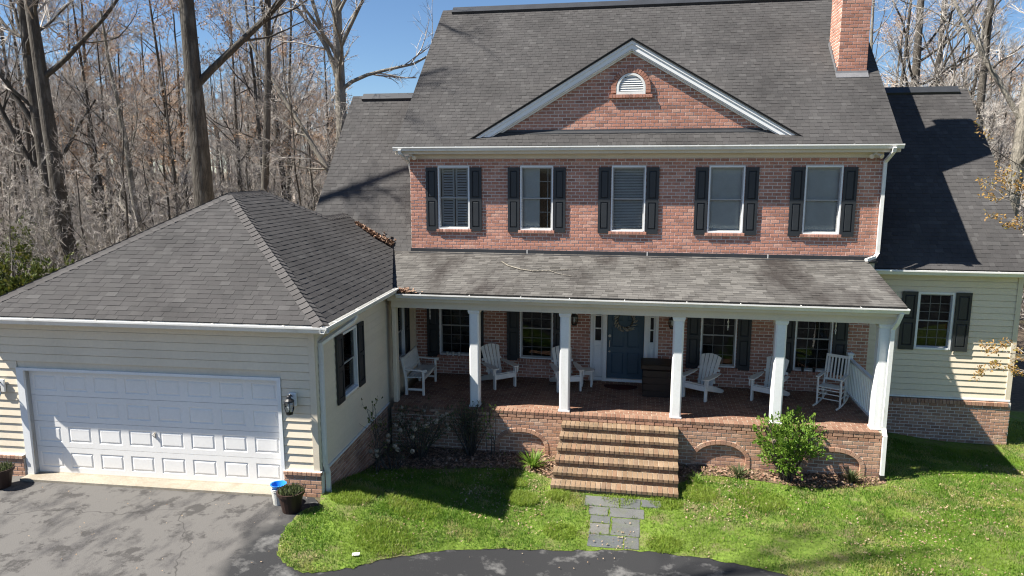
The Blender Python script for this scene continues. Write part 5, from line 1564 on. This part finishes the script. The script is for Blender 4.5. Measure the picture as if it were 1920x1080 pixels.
def make_tree(name, label, loc, spec, group=None, bark='bark', twig='twig', rz=0, scale=1.0):
    t = thing(name, label, 'tree', loc, rz, group)
    (tv, tq), (cv, cq), bd = tree_mesh(**spec)
    link('trunk', mesh_np('trunk', tv, [tq], bark, smooth=True), t)
    link('crown', mesh_np('crown', cv, [cq], twig, rnd=np.repeat(RNG.random(max(len(cq) // 6, 1) + 1), 6)[:len(cq)]), t)
    if bd: link('buds', mesh_np('buds', bd[0], [bd[1]], 'leaf_bud', rnd=RNG.random(len(bd[1]))), t)
    t.scale = (scale,) * 3
    return t
def ground_at(x, y, dz=-.1): return (x, y, float(gz(x, y)) + dz)
HERO = [
 ('oak_tree', 'thick straight grey trunk with a heavy limb reaching right, rising behind the garage roof', (-8.75, 4.5), dict(seed=1, H=23, r0=.43, lean=(-.02, 0), first=.56, limbs=12, limb_len=.30, forks=[(.40, 9.5, (.80, .1, .70))])),
 ('oak_tree', 'tall dark trunk with a bent side limb above the left end of the garage roof', (-14.9, 5.3), dict(seed=2, H=21, r0=.36, lean=(-.075, .02), first=.55, limbs=12, limb_len=.30, forks=[(.50, 7.0, (.75, .1, .5))])),
 ('oak_tree', 'dark forked tree leaning left beside another tall dark trunk', (-16.6, 6.6), dict(seed=3, H=20, r0=.34, lean=(-.06, .02), first=.3, limbs=13, limb_len=.34, forks=[(.32, 9, (-.55, .1, .9)), (.45, 7, (-.4, -.2, .9))])),
 ('slender_tree', 'slender dark trunk leaning right over the garage ridge', (-9.35, 8.7), dict(seed=4, H=21, r0=.20, lean=(.085, .0), first=.42, limbs=13, limb_len=.26)),
 ('twin_stem_tree', 'tall pale trunk forking into two stems against the blue sky by the left wing', (-8.45, 15.3), dict(seed=5, H=26, r0=.38, lean=(.005, 0), first=.36, limbs=14, limb_len=.27, forks=[(.40, 12, (-.30, .1, .95)), (.50, 8, (.55, -.1, .8))])),
 ('slender_tree', 'pale crooked trunk leaning left in the thicket beyond the garage', (-14.6, 9.2), dict(seed=6, H=13, r0=.20, lean=(-.11, .0), first=.3, limbs=12, limb_len=.3, wob=.09)),
 ('slender_tree', 'thin straight sapling with dark bark beyond the garage roof', (-13.6, 9.9), dict(seed=7, H=12, r0=.10, lean=(-.01, .0), first=.3, limbs=14, limb_len=.22)),
 ('leaning_tree', 'pale bent trunk leaning sharply left behind the left wing roof', (-2.6, 9.4), dict(seed=8, H=12.5, r0=.19, lean=(-.62, .05), first=.45, limbs=12, limb_len=.3, wob=.1)),
 ('oak_tree', 'tall grey trunk rising just right of the right wing ridge', (19.3, 21.6), dict(seed=9, H=25, r0=.31, lean=(.0, .0), first=.36, limbs=14, limb_len=.27)),
 ('slender_tree', 'grey trunk standing beyond the middle of the right wing ridge', (21.2, 24.6), dict(seed=10, H=24, r0=.26, lean=(.01, 0), first=.3, limbs=14, limb_len=.26)),
 ('slender_tree', 'shaggy grey trunk behind the outer end of the right wing ridge', (21.4, 19.4), dict(seed=12, H=22, r0=.27, lean=(.0, 0), first=.28, limbs=15, limb_len=.27)),
 ('oak_tree', 'massive pale trunk beside the outer edge of the right wing roof', (18.75, 10.6), dict(seed=13, H=21, r0=.34, lean=(.035, 0), first=.3, limbs=13, limb_len=.32, forks=[(.45, 8, (-.5, .1, .8))])),
 ('slender_tree', 'dark forked sapling just beyond the right end of the main roof', (16.6, 15.9), dict(seed=14, H=17, r0=.15, lean=(.015, 0), first=.35, limbs=13, limb_len=.26, forks=[(.45, 7, (-.35, 0, .9))])),
 ('slender_tree', 'thin pale trunk right behind the brick chimney', (18.6, 26.0), dict(seed=15, H=22, r0=.16, lean=(-.02, 0), first=.35, limbs=13, limb_len=.24)),
]
for nm, lb, (x, y), sp in HERO:
    pale = ('pale' in lb)
    make_tree(nm, lb, ground_at(x, y), sp, bark='pale_bark' if pale else 'bark')
# trees out of the picture beside the drive; their branches shade the roofs and the lawn
OUT = [(-13.4, -2.4, 31, 27, .28, 'tall bare tree beside the left end of the garage'), (-9.7, -13.4, 33, 26, .26, 'tall bare tree at the near left edge of the driveway')]
for i, (x, y, sd, H, r0, lb) in enumerate(OUT):
    make_tree('drive_tree', lb, ground_at(x, y), dict(seed=sd, H=H, r0=r0, lean=(0, .03 if x > -10 else 0), wob=.02, first=.6, limbs=9, limb_len=.17, fine=(5, 5, 3)))
# woods: copies of a few trees
PROTO = [make_tree('woodland_tree', 'bare grey tree in the woods behind the house', (0, 0, 0), dict(seed=40 + i, H=H, r0=r0, first=f, limbs=15, limb_len=.27, fine=fi, tw=.007, lean=ln, buds=b), 'bare trees of the woods', twig=tw)
         for i, (H, r0, f, fi, ln, tw, b) in enumerate([(19, .22, .35, (7, 6, 4), (.02, 0), 'twig', 0), (17, .18, .3, (7, 6, 4), (-.03, 0), 'twig', 0), (18, .20, .35, (7, 6, 3), (.0, .03), 'bud_twig', 2200), (15, .14, .25, (7, 6, 4), (.05, 0), 'twig', 0), (16, .16, .3, (7, 6, 3), (-.02, .02), 'bud_twig', 1800)])]
SAP = [make_tree('sapling', 'thin bare sapling in the thicket behind the house', (0, 0, 0), dict(seed=60 + i, H=H, r0=r0, first=.12, limbs=17, limb_len=.38, fine=(6, 5, 3), lean=ln, wob=.12, tw=.005), 'bare saplings of the thicket', bark='pale_bark' if i % 2 else 'bark', twig='twig')
       for i, (H, r0, ln) in enumerate([(7, .06, (.08, 0)), (5.5, .05, (-.12, .0)), (8.5, .075, (.03, .05)), (6.5, .05, (-.2, .03))])]
def at(u, d):
    """a spot d metres away in the direction of picture column u (1920 wide)"""
    k_ = (u - 960) / 1330.0
    return 5.79 + d * (-.173 + .985 * k_), -17.77 + d * (.985 + .173 * k_)
def place(protos, spots, dz=-.1, names=None):
    used = set()
    for x, y, s in spots:
        i = random.randrange(len(protos)); p = protos[i]
        o = p if i not in used else copy_tree(p)
        used.add(i)
        if names:
            k_ = names(x, y, i); o['label'] = k_; o['group'] = k_.split(' in the ')[-1] + (' trees' if 'tree' in k_ else ' saplings')
        o.location = ground_at(x, y, dz); o.rotation_euler = (random.uniform(-.05, .05), random.uniform(-.05, .05), random.random() * 2 * PI)
        o.scale = (s, s, s * random.uniform(.9, 1.1))
    for i, p in enumerate(protos):
        if i not in used: p.location = ground_at(-30 - i, 40 + i)
def clear(x, y): return not (-6.5 < x < 15.5 and -9 < y < 10.5)
spots = []
rs = random.Random(5)
for i in range(150):
    u = rs.uniform(-60, 655) if i % 4 else rs.uniform(1630, 1990)
    d = 34 + 70 * rs.random() ** 1.1
    x, y = at(u, d)
    s = rs.uniform(.8, 1.05) * (1.0 if d < 60 else .95)
    if 560 < u < 700: s *= .8
    if clear(x, y): spots.append((x, y, s))
for i in range(10):                                     # crowns just showing above the main ridge
    u = rs.uniform(1150, 1560); d = rs.uniform(48, 60); x, y = at(u, d); spots.append((x, y, rs.uniform(.95, 1.1)))
def wood_name(x, y, i):
    look = ['tall straight bare grey tree', 'bare grey tree leaning slightly', 'bare tree with a russet budding crown', 'slim bent bare grey tree', 'slim tree with a russet budding crown'][i]
    where = 'in the woods beyond the garage' if x < -5 else ('in the woods beyond the right wing' if x > 16 else 'in the woods right behind the main roof')
    return look + ' ' + where
place(PROTO, spots, names=wood_name)
spots = []
for i in range(120):
    u = rs.uniform(-60, 640) if i % 5 else rs.uniform(1700, 1990)
    d = rs.uniform(25, 52); x, y = at(u, d)
    if clear(x, y): spots.append((x, y, rs.uniform(.7, 1.25)))
place(SAP, spots, names=lambda x, y, i: ['thin bare sapling leaning to one side', 'short pale bare sapling bent over', 'tall thin bare sapling', 'pale crooked bare sapling'][i] + (' in the thicket beyond the garage' if x < 5 else ' in the thicket beyond the right wing'))
# tangled brush under the trees
def brush(n, seed, u0, u1, d0, d1):
    rg = np.random.default_rng(seed)
    u = rg.uniform(u0, u1, n); d = rg.uniform(d0, d1, n); kk = (u - 960) / 1330
    x = 5.79 + d * (-.173 + .985 * kk); y = -17.77 + d * (.985 + .173 * kk)
    ok = ~((x > -7) & (x < 15.5) & (y > -9) & (y < 9)); x, y = x[ok], y[ok]; n = len(x)
    p = np.stack([x, y, gz(x, y) + rg.uniform(0, .8, n) ** 2], 1)
    a = rg.uniform(0, 2 * PI, n); e = rg.uniform(.15, 1.2, n)
    dd = np.stack([np.cos(a) * np.cos(e), np.sin(a) * np.cos(e), np.sin(e)], 1)
    L_ = rg.uniform(1.5, 6.0, n)
    P = walk(p, dd, L_, 6, .22, -.01, rg); R = rg.uniform(.007, .03, n)[:, None] * np.linspace(1, .3, 6)[None]
    P2, R2, L2 = sprout(P, R, L_, 4, .2, 1, (.4, 1.1), (.25, .55), .6, 4, .15, .03, rg, .004)
    return join([tubes_np(P, R, 4), tubes_np(P2, R2, 3)])
V, Q = join([brush(1900, 71, -80, 640, 24, 60), brush(600, 72, 1600, 2000, 30, 55)])
link('brushwood', mesh_np('brushwood', V, [Q], 'twig', rnd=np.repeat(RNG.random(len(Q) // 20 + 1), 20)[:len(Q)]), kind='stuff', label='tangle of bare brush and briars filling the woods', category='brush')
# the far woods that read as one mass
def far_woods():
    rg = np.random.default_rng(90)
    parts = []; protos = []
    for i in range(3):
        a, b, _ = tree_mesh(seed=200 + i, H=18, r0=.2, first=.25, limbs=13, limb_len=.27, fine=(5, 4, 0), tw=.022, low=True)
        protos.append(join([a, b]))
    spots = [(rg.uniform(-150, 660), rg.uniform(85, 170)) for _ in range(170)] + [(rg.uniform(1600, 2050), rg.uniform(80, 150)) for _ in range(30)] + [(rg.uniform(655, 760), rg.uniform(110, 170)) for _ in range(14)]
    for u, d in spots:
        x, y = at(u, d); s = rg.uniform(.8, 1.15) * (.78 if 640 < u < 800 else 1)
        v, q = protos[rg.integers(0, 3)]; an = rg.uniform(0, 2 * PI); c_, s_ = math.cos(an), math.sin(an)
        w = v * s; w = np.stack([w[:, 0] * c_ - w[:, 1] * s_ + x, w[:, 0] * s_ + w[:, 1] * c_ + y, w[:, 2] + float(gz(x, y))], 1)
        parts.append((w, q))
    return join(parts)
V, Q = far_woods()
link('far_woods', mesh_np('far_woods', V, [Q], 'hazed_far_twig', rnd=np.repeat(RNG.random(len(Q) // 60 + 1), 60)[:len(Q)]), kind='stuff', label='hazy bare woodland on the far rise', category='woods')
# evergreen and half-green understory shrubs
shrub('holly_shrub', 'dense yellow-green evergreen shrub at the left end of the garage roof', ground_at(-14.0, 2.2, 0), 2.9, 2.3, 40, 8000, (.10, .2), 'holly_leaf', 'bark', 31)
shrub('holly_shrub', 'dark evergreen shrub in shade beneath the leftmost forked tree', ground_at(-18.6, 6.0, 0), 3.6, 2.4, 34, 5000, (.10, .2), 'holly_leaf', 'bark', 32)
for i, (u, d, h) in enumerate([(150, 34, 3.0), (250, 38, 3.2), (330, 33, 2.6), (420, 40, 3.4), (560, 38, 3.2), (600, 30, 3.6), (480, 34, 2.6), (60, 36, 4.0), (1905, 30, 3.0)]):
    x, y = at(u, d)
    shrub('understory_shrub', 'half-leafed green shrub among the trunks of the woods', ground_at(x, y, 0), h, 2.2, 26, 1500, (.08, .16), 'brush_leaf', 'bark', 80 + i, group='half-leafed shrubs of the woods')
# small tree with young golden leaves right of the wing
gt = thing('budding_tree', 'small tree with young golden leaves reaching in front of the right wing', 'tree', G(16.3, -3.0, -.05))
rg = np.random.default_rng(55)
tk = np.array([[(0, 0, 0), (.05, .05, 1.2), (.0, .15, 2.4), (-.1, .25, 3.4), (-.2, .4, 4.6), (-.2, .5, 6.0)]], float)
rk = np.array([[.10, .085, .075, .06, .045, .02]])
ends = [(-3.5, 1.8, 6.85), (-3.35, 1.8, 6.1), (-3.0, 1.7, 5.9), (-2.8, 1.5, 5.45), (-2.6, 2.75, 2.3), (-2.3, 2.75, 1.9), (-1.6, 1.6, 6.9), (1.5, .5, 6.5), (.8, -1.5, 6.2), (-2.0, 1.0, 6.1)]
st = [(0, .2, 3.3), (0, .2, 3.2), (0, .2, 3.0), (0, .2, 2.9), (0, .1, 1.6), (0, .1, 1.4), (-.1, .3, 4.0), (-.1, .3, 4), (-.1, .3, 4), (-.1, .25, 3.4)]
B = []
for a, b in zip(st, ends):
    a = np.array(a); b = np.array(b); t_ = np.linspace(0, 1, 9)[:, None]
    B.append(a + (b - a) * t_ + np.array([0, 0, 1]) * (.35 * np.sin(t_ * PI)) + np.cumsum(rg.normal(0, .02, (9, 3)), 0))
B = np.array(B); RB_ = np.linspace(.028, .006, 9)[None].repeat(len(B), 0); LB = np.linalg.norm(B[:, -1] - B[:, 0], axis=1)
P2, R2, L2 = sprout(B, RB_, LB, 9, .35, 1, (.3, .8), (.12, .28), .5, 5, .1, .03, rg, .003)
P3, R3, L3 = sprout(P2, R2, L2, 4, .2, 1, (.3, .8), (.3, .6), .6, 3, .1, .03, rg, .002)
V, Q = join([tubes_np(tk, rk, 8), tubes_np(B, RB_, 6)]); link('trunk', mesh_np('trunk', V, [Q], 'bark', smooth=True), gt)
V, Q = join([tubes_np(P2, R2, 4), tubes_np(P3, R3, 3)]); link('crown', mesh_np('crown', V, [Q], 'twig'), gt)
src = np.concatenate([P3[:, 1:].reshape(-1, 3), P2[:, 2:].reshape(-1, 3)]); k = rg.integers(0, len(src), 3400)
V, Q = leaf_quads(src[k] + rg.normal(0, .03, (3400, 3)), rg.normal(0, 1, (3400, 3)) + [0, 0, -.3], (.045, .09), rg, .5)
link('leaf_mass', mesh_np('leaf_mass', V, [Q], 'gold_leaf', rnd=rg.random(len(Q))), gt)
